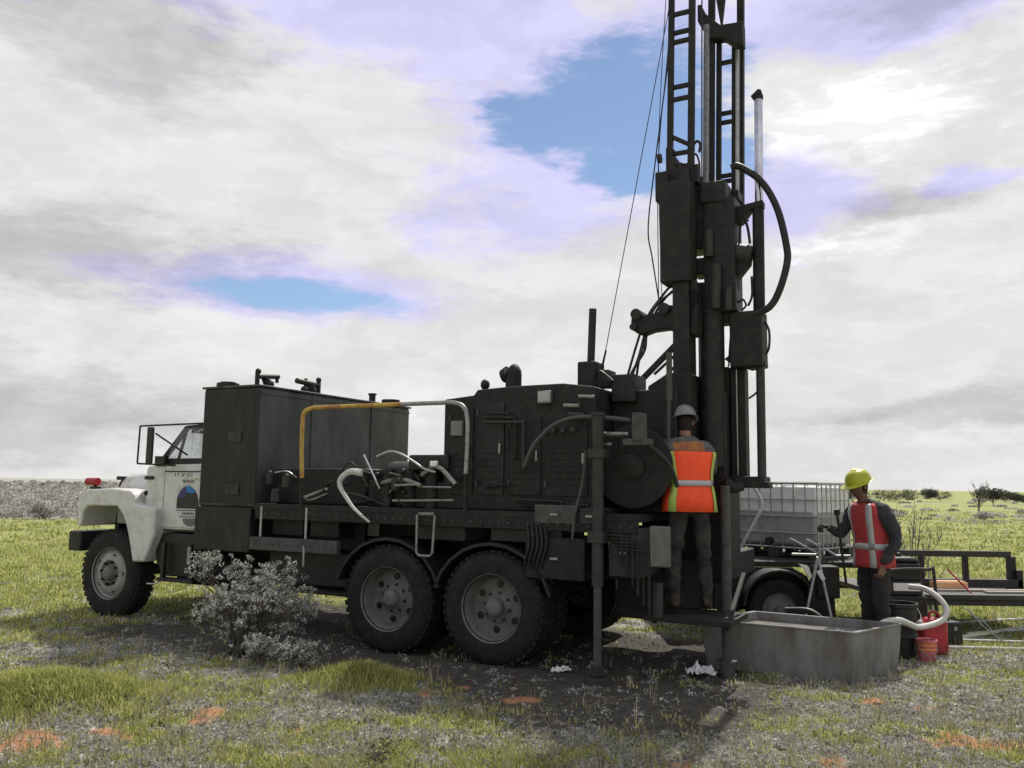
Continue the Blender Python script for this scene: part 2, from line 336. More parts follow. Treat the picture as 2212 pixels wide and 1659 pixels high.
def np_mesh(name, co, faces_list, attrs=None):
    me = bpy.data.meshes.new(name); me.vertices.add(len(co)); me.vertices.foreach_set('co', co.astype(np.float32).ravel())
    loops = np.concatenate([f.ravel() for f in faces_list]); sizes = np.concatenate([np.full(len(f), f.shape[1]) for f in faces_list])
    me.loops.add(len(loops)); me.loops.foreach_set('vertex_index', loops.astype(np.int32))
    me.polygons.add(len(sizes)); me.polygons.foreach_set('loop_start', np.concatenate([[0], np.cumsum(sizes)[:-1]]).astype(np.int32))
    me.update(calc_edges=True)
    for k, a in (attrs or {}).items():
        at = me.attributes.new(k, 'FLOAT', 'POINT'); at.data.foreach_set('value', a.astype(np.float32))
    return me
me = np_mesh('ground', co, [quads], {'soil': soil(co[:, 0], co[:, 1]), 'green': green(co[:, 0], co[:, 1]), 'trod_shade': trodden_shade(co[:, 0], co[:, 1])})
me.polygons.foreach_set('use_smooth', [True] * len(me.polygons))
gm = bpy.data.materials.new('ground_cover'); gm.use_nodes = True; t = gm.node_tree; p = t.nodes['Principled BSDF']; p.inputs['Roughness'].default_value = 0.95; p.inputs['Specular IOR Level'].default_value = 0.15
def tn(kind, **kw):
    n = t.nodes.new(kind)
    for k, v_ in kw.items(): setattr(n, k, v_)
    return n
gtc = tn('ShaderNodeTexCoord')
def gnoise(s_, d=8):
    n = tn('ShaderNodeTexNoise'); n.inputs['Scale'].default_value = s_; n.inputs['Detail'].default_value = d; n.inputs['Roughness'].default_value = 0.65
    t.links.new(gtc.outputs['Object'], n.inputs['Vector']); return n.outputs[0]
def gramp(src, a, b, lo=.35, hi=.65):
    m = tn('ShaderNodeMapRange'); m.inputs[1].default_value = lo; m.inputs[2].default_value = hi; t.links.new(src, m.inputs[0])
    x = tn('ShaderNodeMix', data_type='RGBA'); t.links.new(m.outputs[0], x.inputs[0])
    for i, c in ((6, a), (7, b)):
        if isinstance(c, tuple): x.inputs[i].default_value = (*c, 1)
        else: t.links.new(c, x.inputs[i])
    return x.outputs[2]
def gattr(nm):
    n = tn('ShaderNodeAttribute', attribute_name=nm); return n.outputs['Fac']
litter = gramp(gnoise(16), (0.15, 0.142, 0.125), (0.46, 0.44, 0.40))
grass_c = gramp(gnoise(9), (0.175, 0.205, 0.06), (0.32, 0.34, 0.12))
grass_c = gramp(gnoise(.35, 10), grass_c, (0.30, 0.285, 0.19), .5, .75)
cc = gramp(gattr('green'), litter, grass_c, 0.1, 0.9)
cc = gramp(gattr('trod_shade'), cc, gramp(gnoise(12), (0.042, 0.038, 0.033), (0.095, 0.087, 0.074)), 0.2, 0.9)  # worked-earth colour, painted darker to add shade below and beside the truck
cc = gramp(gattr('soil'), cc, gramp(gnoise(14), (0.26, 0.125, 0.065), (0.40, 0.205, 0.115)), 0.2, 0.9)
t.links.new(cc, p.inputs['Base Color'])
bp = tn('ShaderNodeBump'); bp.inputs['Strength'].default_value = 0.7; bp.inputs['Distance'].default_value = 0.03; t.links.new(gnoise(22, 8), bp.inputs['Height']); t.links.new(bp.outputs[0], p.inputs['Normal'])
me.materials.append(gm)
ground = bpy.data.objects.new('ground', me); COL.objects.link(ground); tag(ground, 'flat grassy plain with grey ground cover and patches of orange soil', kind='structure')
def gh(x, y): return float(hgt(np.array([float(x)]), np.array([float(y)]))[0])

# ------------------------------------------------------------------ vegetation stuff
def leaf_mat(name, stops, trans=0.35, attr='tint', rough=0.75):
    m = bpy.data.materials.new(name); m.use_nodes = True; t = m.node_tree; t.nodes.clear()
    a = t.nodes.new('ShaderNodeAttribute'); a.attribute_name = attr
    r = t.nodes.new('ShaderNodeValToRGB'); r.color_ramp.elements[0].position = 0; r.color_ramp.elements[0].color = (*stops[0], 1)
    r.color_ramp.elements[1].position = 1; r.color_ramp.elements[1].color = (*stops[-1], 1)
    for i, c in enumerate(stops[1:-1]):
        e = r.color_ramp.elements.new((i + 1) / (len(stops) - 1)); e.color = (*c, 1)
    t.links.new(a.outputs['Fac'], r.inputs[0])
    d = t.nodes.new('ShaderNodeBsdfDiffuse'); tr = t.nodes.new('ShaderNodeBsdfTranslucent'); mx_ = t.nodes.new('ShaderNodeMixShader'); mx_.inputs[0].default_value = trans
    t.links.new(r.outputs[0], d.inputs[0]); t.links.new(r.outputs[0], tr.inputs[0]); t.links.new(d.outputs[0], mx_.inputs[1]); t.links.new(tr.outputs[0], mx_.inputs[2])
    o = t.nodes.new('ShaderNodeOutputMaterial'); t.links.new(mx_.outputs[0], o.inputs[0]); return m
GRASSM = leaf_mat('grass_blades', [(0.10, 0.12, 0.035), (0.28, 0.31, 0.09), (0.48, 0.49, 0.17), (0.66, 0.63, 0.32)])
SALTM = leaf_mat('saltbush_leaves', [(0.08, 0.08, 0.07), (0.28, 0.28, 0.25), (0.46, 0.455, 0.41), (0.64, 0.635, 0.59)], 0.3)
def blades(name, px, py, hh, spread, nb, width, m, label, cat=None, lean=0.55):
    n = len(px); pz = hgt(px, py)
    X = np.repeat(px, nb) + rng.normal(0, 1, n * nb) * np.repeat(spread, nb); Y = np.repeat(py, nb) + rng.normal(0, 1, n * nb) * np.repeat(spread, nb)
    Z = hgt(X, Y) - 0.004
    H = np.repeat(hh, nb) * rng.uniform(0.5, 1.2, n * nb); A = rng.uniform(0, 2 * np.pi, n * nb); Ln = H * rng.uniform(0.1, lean * 1.6, n * nb)
    B = A + np.pi / 2 + rng.normal(0, .5, n * nb); w = np.repeat(width, nb) * rng.uniform(.6, 1.3, n * nb)
    bx_, by_ = np.cos(B) * w / 2, np.sin(B) * w / 2; dx, dy = np.cos(A) * Ln, np.sin(A) * Ln
    P = np.zeros((n * nb, 5, 3))
    P[:, 0] = np.stack([X - bx_, Y - by_, Z], 1); P[:, 1] = np.stack([X + bx_, Y + by_, Z], 1)
    P[:, 2] = np.stack([X + bx_ * .8 + dx * .35, Y + by_ * .8 + dy * .35, Z + H * .6], 1); P[:, 3] = np.stack([X - bx_ * .8 + dx * .35, Y - by_ * .8 + dy * .35, Z + H * .6], 1)
    P[:, 4] = np.stack([X + dx, Y + dy, Z + H * np.sqrt(np.clip(1 - (Ln / H) ** 2 * .5, .1, 1))], 1)
    b = np.arange(n * nb) * 5
    tint = np.clip(np.repeat(rng.normal(.5, .18, n), nb) + rng.normal(0, .14, n * nb), 0, 1)
    me = np_mesh(name, P.reshape(-1, 3), [np.stack([b, b + 1, b + 2, b + 3], 1), np.stack([b + 3, b + 2, b + 4], 1)], {'tint': np.repeat(tint, 5)})
    me.materials.append(m); o = bpy.data.objects.new(name, me); COL.objects.link(o); return tag(o, label, cat, kind='stuff')
def leafclumps(name, px, py, rad, hh, nl, size, m, label, z0=None):
    n = len(px); k = n * nl
    th = rng.uniform(0, 2 * np.pi, k); ct = rng.uniform(0.0, 1, k); rr = rng.uniform(.55, 1.05, k); st = np.sqrt(1 - ct ** 2)
    Rr, Hh = np.repeat(rad, nl), np.repeat(hh, nl)
    X = np.repeat(px, nl) + np.cos(th) * st * Rr * rr; Y = np.repeat(py, nl) + np.sin(th) * st * Rr * rr
    Z = hgt(X, Y) + ct * Hh * rr
    S = np.repeat(size, nl) * rng.uniform(.6, 1.4, k)
    a = rng.normal(size=(k, 3)); a /= np.linalg.norm(a, axis=1)[:, None]; c = rng.normal(size=(k, 3)); bb = np.cross(a, c); bb /= np.linalg.norm(bb, axis=1)[:, None]
    C = np.stack([X, Y, Z], 1); P = np.zeros((k, 4, 3)); SS = S[:, None]
    P[:, 0] = C - a * SS; P[:, 1] = C + bb * SS * .45; P[:, 2] = C + a * SS; P[:, 3] = C - bb * SS * .45
    b = np.arange(k) * 4
    tint = np.clip(np.repeat(rng.normal(.5, .17, n), nl) + rng.normal(0, .16, k), 0, 1)
    me = np_mesh(name, P.reshape(-1, 3), [np.stack([b, b + 1, b + 2, b + 3], 1)], {'tint': np.repeat(tint, 4)})
    me.materials.append(m); o = bpy.data.objects.new(name, me); COL.objects.link(o); return tag(o, label, kind='stuff')
def persp_points(n, dmin, dmax, margin=.72):
    s_ = rng.uniform(1 / dmax, 1 / dmin, n); d = 1 / s_; return rng.uniform(-margin, margin, n) * d, d
def in_rig(x, y):
    u = (x + .21) * -.885 + (y - 8.27) * .465; v = (x + .21) * .465 + (y - 8.27) * .885
    return (u > -1.8) & (u < 6.3) & (v > 0.0) & (v < 2.7)
def in_trough(x, y):
    a = (x - 3.06) * -.887 + (y - 7.75) * .463; b = (x - 3.06) * .768 + (y - 7.75) * .640
    return (a > -.05) & (a < 1.3) & (b > -.05) & (b < .9)
x, y = persp_points(62000, 4.5, 75)
k = (rng.uniform(size=len(x)) < green(x, y) * .95 + .10) & (rng.uniform(size=len(x)) > soil(x, y) * .95) & (rng.uniform(size=len(x)) > trodden_shade(x, y) * .95) & ~in_trough(x, y)
x, y = x[k], y[k]; d = np.hypot(x, y)
hump = sum(np.exp(-(((x - a) / (ra * 1.1)) ** 2 + ((y - b) / (rb * 1.3)) ** 2)) for a, b, ra, rb, hh in HUMPS[:3])
blades('grass', x, y, rng.uniform(.02, .055, len(x)) * (1 + 1.1 * hump) * np.clip(d / 9, 1, 2.5), .02 + .004 * d, 8, .0035 + .0009 * d, GRASSM, 'short yellow-green grass covering the plain around the rig')
hx, hy = [], []
for a, b, ra, rb, hh in HUMPS[:3]:
    n = int(2600 * ra); hx.append(rng.normal(a, ra * .55, n)); hy.append(rng.normal(b, rb * .55, n))
hx, hy = np.concatenate(hx), np.concatenate(hy)
blades('grass_hummocks', hx, hy, rng.uniform(.05, .11, len(hx)), np.full(len(hx), .025), 8, np.full(len(hx), .006), GRASSM, 'taller grass tufts growing on low mounds in the foreground')
x, y = persp_points(52000, 4.5, 40)
k = (rng.uniform(size=len(x)) > green(x, y) * .8) & (rng.uniform(size=len(x)) > soil(x, y) * .93) & (rng.uniform(size=len(x)) > trodden_shade(x, y) * .93) & ~in_trough(x, y)
x, y = x[k], y[k]; d = np.hypot(x, y)
leafclumps('ground_cover', x, y, rng.uniform(.025, .075, len(x)) * np.clip(d / 8, 1, 3), rng.uniform(.01, .04, len(x)), 14, .006 + .0009 * d, SALTM, 'low grey-green creeping ground cover between the grass')
x, y = persp_points(5200, 4.5, 18); k = (rng.uniform(size=len(x)) > trodden_shade(x, y) * .9) & ~in_trough(x, y); x, y = x[k], y[k]; d = np.hypot(x, y)
blades('dry_stems', x, y, rng.uniform(.06, .17, len(x)), np.full(len(x), .02), 4, .0025 + .0005 * d, leaf_mat('dry_stem', [(0.16, 0.14, 0.08), (0.34, 0.32, 0.18), (0.5, 0.46, 0.32)], .2), 'thin dry grass stems standing up between the ground cover', lean=.4)
n = 2600; x, y = persp_points(n, 4.5, 16); P_, F_ = [], []; ico = [(0, 0, 1), (.9, 0, .2), (.28, .85, .3), (-.72, .53, .2), (-.72, -.53, .3), (.28, -.85, .2), (0, 0, -.3)]
icf = [(0, 1, 2), (0, 2, 3), (0, 3, 4), (0, 4, 5), (0, 5, 1), (6, 2, 1), (6, 3, 2), (6, 4, 3), (6, 5, 4), (6, 1, 5)]
S_ = rng.lognormal(-4.5, .5, n); Zg = hgt(x, y); ang = rng.uniform(0, 6.28, n); V7 = np.array(ico)
P = np.zeros((n, 7, 3)); J = rng.uniform(.65, 1.3, (n, 7))
P[:, :, 0] = x[:, None] + S_[:, None] * J * (V7[:, 0] * np.cos(ang)[:, None] - V7[:, 1] * np.sin(ang)[:, None]); P[:, :, 1] = y[:, None] + S_[:, None] * J * (V7[:, 0] * np.sin(ang)[:, None] + V7[:, 1] * np.cos(ang)[:, None]); P[:, :, 2] = Zg[:, None] + S_[:, None] * J * V7[:, 2] * .6
fc = (np.array(icf)[None] + 7 * np.arange(n)[:, None, None]).reshape(-1, 3)
me = np_mesh('stones', P.reshape(-1, 3), [fc]); me.materials.append(mat('stone', (0.20, 0.15, 0.11), .9, 0, (.30, .27, .24), 3)); o = bpy.data.objects.new('stones', me); COL.objects.link(o); tag(o, 'small stones and clods scattered over the ground', kind='stuff')
# grey scrub beyond on the left and low scrub patches on the right
n = 2600; d = 1 / rng.uniform(1 / 260, 1 / 37, n); x = rng.uniform(-.72, -.06, n) * d; y = d
leafclumps('distant_scrub', x, y, rng.uniform(.35, .9, n) * (d / 60) ** .35, rng.uniform(.35, .8, n) * np.clip(d / 60, .75, 1.5), 60, .012 + .0016 * d, SALTM, 'band of grey scrub bushes along the horizon on the left')
n = 130; d = 1 / rng.uniform(1 / 400, 1 / 45, n); x = rng.uniform(.30, .75, n) * d
leafclumps('distant_low_scrub', x, d, rng.uniform(.3, .8, n) * np.clip(d / 100, 1, 3), rng.uniform(.12, .3, n) * np.clip(d / 120, 1, 3), 50, .015 + .0016 * d, SALTM, 'thin far-off scrub scattered through the green plain on the right')

# single shrubs and trees ---------------------------------------------------
def leaf_cloud(name, centers, radii, per, size, m, parent, zs=1.0, tint0=.5):
    """leaf-sized quads gathered in clumps round the given centres (local coordinates)"""
    P, T = [], []
    for c, r_ in zip(centers, radii):
        k = per; q = rng.normal(size=(k, 3)); q /= np.linalg.norm(q, axis=1)[:, None]; q *= (rng.uniform(.2, 1, k) ** .5)[:, None] * r_
        q[:, 2] *= zs; C = np.array(c) + q
        a = rng.normal(size=(k, 3)); a[:, 2] += .4; a /= np.linalg.norm(a, axis=1)[:, None]; bb = np.cross(a, rng.normal(size=(k, 3))); bb /= np.linalg.norm(bb, axis=1)[:, None]
        S = (size * rng.uniform(.6, 1.4, k))[:, None]
        P.append(np.stack([C - a * S, C + bb * S * .4, C + a * S, C - bb * S * .4], 1)); T.append(np.repeat(np.clip(rng.normal(tint0, .2, k) + rng.normal(0, .08), 0, 1), 4))
    P = np.concatenate(P).reshape(-1, 3); b = np.arange(len(P) // 4) * 4
    me = np_mesh(name, P, [np.stack([b, b + 1, b + 2, b + 3], 1)], {'tint': np.concatenate(T)}); me.materials.append(m)
    o = bpy.data.objects.new(name, me); COL.objects.link(o); o.parent = parent; return o
STEMM = mat('shrub_stem', (0.075, 0.065, 0.055), 0.9, 0, (0.12, 0.11, 0.09), 30)
DEADM = mat('dead_twig', (0.19, 0.18, 0.165), 0.9, 0, (0.10, 0.09, 0.08), 30)
BUSHL = leaf_mat('grey_bush_leaves', [(0.05, 0.052, 0.045), (0.12, 0.125, 0.105), (0.42, 0.425, 0.385), (0.74, 0.74, 0.70)], 0.25)
DARKL = leaf_mat('far_tree_leaves', [(0.035, 0.037, 0.028), (0.07, 0.072, 0.055), (0.12, 0.12, 0.10)], 0.15)
def fan_shrub(loc, tips, label, cat, nstems_extra, leafsize, per, clump, rad0, group=None, leafm=BUSHL, stemm=STEMM, name='saltbush', twigs=4, lo=.45):
    root = empty(name, (loc[0], loc[1], gh(loc[0], loc[1]) - .01), 0, label, cat, group)
    mb = MB(); cs, rs = [], []
    for tx, ty, tz in tips:
        b = Vector((random.gauss(0, rad0), random.gauss(0, rad0), 0)); tip = Vector((tx, ty, tz))
        mid = b.lerp(tip, .5) + Vector((tx * -.12 + random.gauss(0, .02), ty * -.12 + random.gauss(0, .02), tz * .08))
        mb.tube([b, mid, tip], .006 + .005 * tz, 5, 3, r2=.002)
        for q in range(twigs):
            f = random.uniform(lo, .97); s0 = mid.lerp(tip, f) if f > .5 else b.lerp(mid, f * 2)
            e = s0 + Vector((random.gauss(0, .07), random.gauss(0, .07), random.uniform(.03, .16) * (.5 + tz)))
            mb.tube([s0, s0.lerp(e, .5) + Vector((random.gauss(0, .012), random.gauss(0, .012), 0)), e], .0035, 4, 2, r2=.0015)
            if per: cs.append(e); rs.append(clump * random.uniform(.6, 1.2))
        if per: cs.append(tip); rs.append(clump)
    mb.build('stem', stemm, root)
    if per: leaf_cloud('foliage', cs, rs, per, leafsize, leafm, root, .8, .62)
    return root
tips = []
for i in range(64):
    a = random.uniform(0, 2 * math.pi); r_ = random.random() ** .6
    tips.append((math.cos(a) * r_ * .60 + .06, math.sin(a) * r_ * .42, (.52 + .30 * (1 - r_ ** 2)) * random.uniform(.72, 1.05)))
for i in range(7): tips.append((-.58 + random.uniform(-.1, .12), random.gauss(0, .08), random.uniform(.80, 1.0)))
for i in range(14):
    a = random.uniform(0, 2 * math.pi); tips.append((math.cos(a) * .55, math.sin(a) * .35, random.uniform(.25, .45)))
fan_shrub((-2.55, 8.62), tips, 'large silvery grey bush standing in front of the truck near the cab', 'bush', 0, .013, 26, .042, .09, twigs=5, lo=.66)
fan_shrub((-2.25, 7.98), [(random.gauss(0, .1), random.gauss(0, .06), random.uniform(.08, .2)) for _ in range(26)], 'small pale grey bush at the foot of the large silvery bush, left one', 'bush', 0, .010, 18, .03, .04, twigs=3)
fan_shrub((-1.90, 7.93), [(random.gauss(0, .13), random.gauss(0, .08), random.uniform(.06, .15)) for _ in range(26)], 'low round grey bush right of the small pale bush', 'bush', 0, .010, 18, .035, .05, twigs=3)
fan_shrub((-.78, 5.42), [(random.gauss(0, .06), random.gauss(0, .05), random.uniform(.04, .10)) for _ in range(8)], 'small dark weed at the bottom edge of the picture', 'plant', 0, .009, 10, .02, .02, leafm=DARKL, twigs=2, name='weed')
def dead_shrub(loc, h, w, label, n=12, group=None, stemm=DEADM):
    tips = [(random.gauss(0, w), random.gauss(0, w), h * random.uniform(.55, 1)) for _ in range(n)]
    return fan_shrub(loc, tips, label, 'shrub', 0, .01, 0, .03, .03, name='dead_shrub', stemm=stemm, twigs=7, group=group)
dead_shrub((5.68, 12.2), 1.5, .22, 'bare leafless shrub behind the right worker', 12)
dead_shrub((6.05, 12.5), 1.0, .14, 'smaller bare shrub leaning over the steel trailer rail', 9)
def far_tree(x, y, h, w, label, name='tree', cat='tree', bare=False):
    root = empty(name, (x, y, gh(x, y) - .02), random.uniform(0, 6), label, cat, 'trees along the right horizon' if not bare else None)
    mb = MB(); tops = []
    mb.tube([(0, 0, 0), (.04, 0, h * .3), (0, .05, h * .55)], h * .03, 6, 3, r2=h * .018)
    for i in range(8):
        a = random.uniform(0, 6.3); e = Vector((math.cos(a) * w * .45, math.sin(a) * w * .45, h * random.uniform(.6, .95)))
        mb.tube([(0, 0, h * random.uniform(.15, .4)), e * .5 + Vector((0, 0, h * .1)), e], h * .014, 5, 3, r2=h * .004); tops.append(e)
        for q in range(5 if bare else 2):
            g = e + Vector((random.gauss(0, w * .12), random.gauss(0, w * .12), random.uniform(0, h * .14)))
            mb.tube([e * .8 + Vector((0, 0, h * .05)), g], h * .005, 4, 1, r2=h * .002); tops.append(g)
    mb.build('trunk', DEADM if bare else STEMM, root)
    if not bare: leaf_cloud('crown', tops + [(0, 0, h * .6)], [w * random.uniform(.16, .30) for _ in tops] + [w * .3], 120, .05 + h * .03, DARKL, root, .8, .5)
    return root
FT = [(31, 95, 1.6, 5, 'low dark tree on the horizon just right of the yellow helmet'), (38, 108, 2.2, 5, 'rounded dark tree on the horizon, second right of the yellow helmet'), (47, 118, 2.0, 6, 'dark tree on the horizon above the bare shrub'),
      (56, 125, 2.2, 7, 'dark tree clump on the horizon above the end of the trailer rail'), (64, 128, 2.4, 5, 'small dark tree on the horizon left of the twiggy tree'), (59, 105, 2.9, 4.0, 'tallest dark rounded tree on the right horizon beside the twiggy tree'),
      (76, 132, 2.2, 5, 'dark tree on the horizon at the right edge of the picture'), (42, 122, 1.4, 7, 'flat dark thicket on the horizon between two rounded trees'), (71, 118, 1.9, 4, 'low dark tree on the horizon right of the tallest rounded tree')]
for a in FT: far_tree(a[0], a[1], a[2] * .62, a[3] * .7, a[4])
far_tree(33.8, 62, 2.5, 1.6, 'bare twiggy small tree standing in the green plain at the far right', bare=True)
for (x, y, h, l) in [(-16, 40, .8, 'leftmost grey bush at the near edge of the distant scrub'), (-19.5, 36, .6, 'grey bush at the left picture edge below the scrub band'), (-13.2, 43, .7, 'grey bush at the near edge of the scrub behind the front bumper'), (34, 52, .6, 'low grey bush in the green plain at the right picture edge'), (27.5, 50, .45, 'low grey bush in the green plain above the trailer rail')]:
    fan_shrub((x, y), [(random.gauss(0, h * .7), random.gauss(0, h * .5), h * random.uniform(.4, 1)) for _ in range(26)], l, 'bush', 0, .05, 22, h * .22, .1, leafm=SALTM, twigs=3)

# ------------------------------------------------------------------ the drill rig truck
# local frame of the truck: u forward, v across (0 = near side, grows to the far side), w up; meshes are stored as (-u, v, w)
TRK = empty('drill_rig_truck', (-.21, 8.27, 0), math.atan2(-.46513, .88524), 'dark drilling rig truck with a white cab, water tank and tall black mast', 'drill rig')
def M(): return MB(flip=True)
# chassis
m = M()
for v0 in (.72, 1.72): m.box(-1.95, 6.0, v0, v0 + .09, .80, 1.02)
for u in (-1.9, -.9, .2, 1.6, 2.6, 3.7, 5.6): m.box(u, u + .1, .8, 1.75, .82, 1.0)
m.build('chassis_frame', BLACKP, TRK, .006)
m = M()
for u in (5.44, 1.18, -.03): m.cyl((u, .3, .53), (u, 2.25, .53), .07)
for u in (1.18, -.03): m.ball((u, 1.27, .53), .2, .2)
m.cyl((.1, 1.27, .6), (3.4, 1.27, .85), .055)
m.build('axle', GREASE, TRK)
for v0 in (.55, 1.9):
    m = M()
    for k in range(5): m.tube([(1.9 - k * .09, v0 + .04, .72 - .02 * k), (.58, v0 + .04, .60 - .035 * k + .1), (-.75 + k * .09, v0 + .04, .72 - .02 * k)], .03, 6)
    m.build('leaf_spring', GREASE, TRK)
def wheel(u, vo, side, front, dual):
    """vo = outer sidewall plane; side = +1 when the wheel's outside faces the near side"""
    s = side
    def t_mesh(v_):
        mb = M(); Rr = .53; wd = .26
        prof = [(.30, 0.01), (.33, -.015), (.42, -.03), (.485, -.012), (.515, .012), (.527, .04), (.53, wd / 2), (.527, wd - .04), (.515, wd - .012), (.485, wd + .012), (.42, wd + .03), (.33, wd + .015), (.30, wd - .01)]
        mb.lathe((u, v_, .53), (0, s, 0), prof, 56, False)
        for k in range(44):
            a = 2 * math.pi * k / 44; ca, sa = math.cos(a), math.sin(a)
            for row in (0, 1):
                c = Vector((u + ca * .532, v_ + s * (.055 if row == 0 else wd - .055), .53 + sa * .532))
                a2 = a + (math.pi / 44 if row else 0); c = Vector((u + math.cos(a2) * .532, c.y, .53 + math.sin(a2) * .532))
                rot = Matrix.Rotation(-a2, 3, 'Y')
                mb.obox(c, (.022, .085, .05), rot)
        return mb
    tm = t_mesh(vo)
    if dual:
        t2 = t_mesh(vo + s * .33); tm.add(t2.v, t2.f)
    wh = tm.build('wheel', RUBBER, TRK, 0, 30)
    rim = M()
    if front:
        prof = [(.31, .0), (.318, -.012), (.325, .0), (.31, .03), (.285, .05), (.265, .035), (.24, .012), (.19, .0), (.165, .0), (.155, .03)]
        rim.lathe((u, vo, .53), (0, s, 0), prof, 40, False)
    else:
        prof = [(.31, .0), (.322, -.015), (.330, .0), (.305, .02), (.292, .05), (.288, .13), (.27, .155), (.235, .16), (.17, .145), (.155, .14), (.15, .17)]
        rim.lathe((u, vo, .53), (0, s, 0), prof, 40, False)
    ro = rim.build('rim', RIMF if front else RIM, wh, 0, 40)
    hub = M(); h0 = -.03 if front else .05
    hub.lathe((u, vo, .53), (0, s, 0), [(.16, .03 if front else .14), (.095, h0 + .05), (.085, h0), (.065, h0 - .02), (.03, h0 - .025), (.001, h0 - .025)], 24, False)
    hub.build('hub', RIM if not front else RIM, wh, 0, 40)
    nuts = M(); vv = (-.012 if front else .13)
    for k in range(8):
        a = 2 * math.pi * k / 8 + .2; nuts.cyl((u + math.cos(a) * .135, vo + s * (vv - .015), .53 + math.sin(a) * .135), (u + math.cos(a) * .135, vo + s * (vv + .04), .53 + math.sin(a) * .135), .016, n=6)
    nuts.build('wheel_nuts', GREASE, wh, 0, 30)
    nh = 5 if front else 6; hme = None
    for k in range(nh):
        a = 2 * math.pi * k / nh + .6; hv = (.02 if front else .152)
        c = Vector((u + math.cos(a) * .215, vo + s * (hv - .012), .53 + math.sin(a) * .215))
        holes = M(); holes.cyl(c, c + Vector((0, s * .006, 0)), .034, n=12); holes.build('hand_hole', EYE, wh, 0, 30)
wheel(5.44, .06, 1, True, False); wheel(5.44, 2.46, -1, True, False)
for u in (1.18, -.03): wheel(u, .03, 1, False, True); wheel(u, 2.49, -1, False, True)
# cab -------------------------------------------------------------
m = M(); n_ = 12
rs = []
for (u, w_top, hv) in ((6.16, 1.60, .62), (6.12, 1.70, .68), (5.9, 1.80, .76), (5.55, 1.835, .80), (4.95, 1.875, .86)):
    ring = []; cv = 1.25
    for (a, b) in ((-1, 0), (-1, .45), (-.985, .72), (-.93, .87), (-.8, .955), (-.5, .99), (0, 1), (.5, .99), (.8, .955), (.93, .87), (.985, .72), (1, .45), (1, 0)):
        ring.append((u, cv + a * hv, 1.12 + (w_top - 1.12) * b))
    rs.append(ring)
m.rings(rs); hood = m.build('hood', WHITE, TRK, .01, 50)
m = M()
for k in range(7): m.box(6.165, 6.18, .75, 1.75, 1.16 + k * .06, 1.19 + k * .06)
m.build('grille', BLACKP, TRK)
m = M(); m.poly([(3.93, 1.10), (4.97, 1.10), (4.97, 1.83), (4.93, 1.87), (4.70, 1.885), (3.93, 1.90)], .13, 2.37); cab = m.build('cab_body', WHITE, TRK, .02, 40)
m = M(); m.box(3.95, 4.62, .118, .14, 1.13, 1.865); door = m.build('door', WHITE, TRK, .008)
m = M(); m.box(3.965, 4.10, .085, .118, 1.72, 1.755); m.box(3.965, 3.99, .085, .12, 1.70, 1.755); m.build('door_handle', CHROME, door, .004)
m = M(); m.box(3.96, 4.61, .112, .1175, 1.795, 1.81); m.build('door_trim', BLACKP, door)
m = M(); m.box(4.625, 4.632, .126, .131, 1.12, 1.86); m.box(3.935, 3.942, .126, .131, 1.12, 1.86); m.build('door_seam', BLACKP, TRK, smooth=False)
m = M(); m.box(3.94, 4.96, .122, .131, 1.085, 1.10); m.build('sill_seam', BLACKP, TRK, smooth=False)
# emblem on the door: dark dome with a blue cap over a base line and a half disc
V0 = .1165
def decal(name, pts, matl, dv=0.0):
    mb = M(); mb.poly(pts, V0 - .0015 - dv, V0 - dv); return mb.build(name, matl, door, smooth=False)
dome = [(4.385, 1.36), (4.385, 1.44), (4.375, 1.50), (4.345, 1.555), (4.30, 1.60), (4.25, 1.625), (4.195, 1.635), (4.14, 1.62), (4.09, 1.585), (4.045, 1.53), (4.02, 1.47), (4.01, 1.40), (4.01, 1.36)]
decal('emblem', dome, INK)
decal('emblem_patch', [(4.375, 1.50), (4.345, 1.555), (4.30, 1.60), (4.25, 1.625), (4.235, 1.56), (4.25, 1.49)], PURP, .0018)  # purple and blue areas of the printed emblem
decal('emblem_patch', [(4.235, 1.63), (4.195, 1.635), (4.14, 1.62), (4.09, 1.585), (4.09, 1.55), (4.16, 1.545), (4.225, 1.56)], BLUE, .0018)
decal('emblem_line', [(4.40, 1.345), (4.40, 1.335), (3.98, 1.335), (3.98, 1.345)], INK)
decal('emblem_line', [(4.33, 1.268), (4.33, 1.258), (3.97, 1.258), (3.97, 1.268)], INK)
half = [(4.27 - .0, 1.245)] + [(4.145 + .125 * math.cos(math.pi * k / 10), 1.245 - .095 * math.sin(math.pi * k / 10)) for k in range(11)]
decal('emblem_half_disc', half[1:], mat('emblem_grey', (.12, .12, .12), .5))
mb = M()
for k in range(9):
    a = 4.29 - k * .022; mb.box(a, a + .009, V0 - .0015, V0, 1.67, 1.705)
for k in range(8):
    a = 4.27 - k * .026; z = 1.283; mb.box(a, a + .010, V0 - .0015, V0, z, z + .038)
    if k % 2: mb.box(a - .012, a, V0 - .0013, V0, z + .014, z + .022)
for k, (a, b) in enumerate(((4.44, .0), (4.39, .0), (4.33, .01), (4.30, .01), (4.24, 0), (4.20, 0), (4.16, 0))): mb.bar((a, V0 - .0008, 1.745), (a - .012 - b, V0 - .0008, 1.785), .0015, .010)
mb.build('lettering', INK, door, smooth=False)
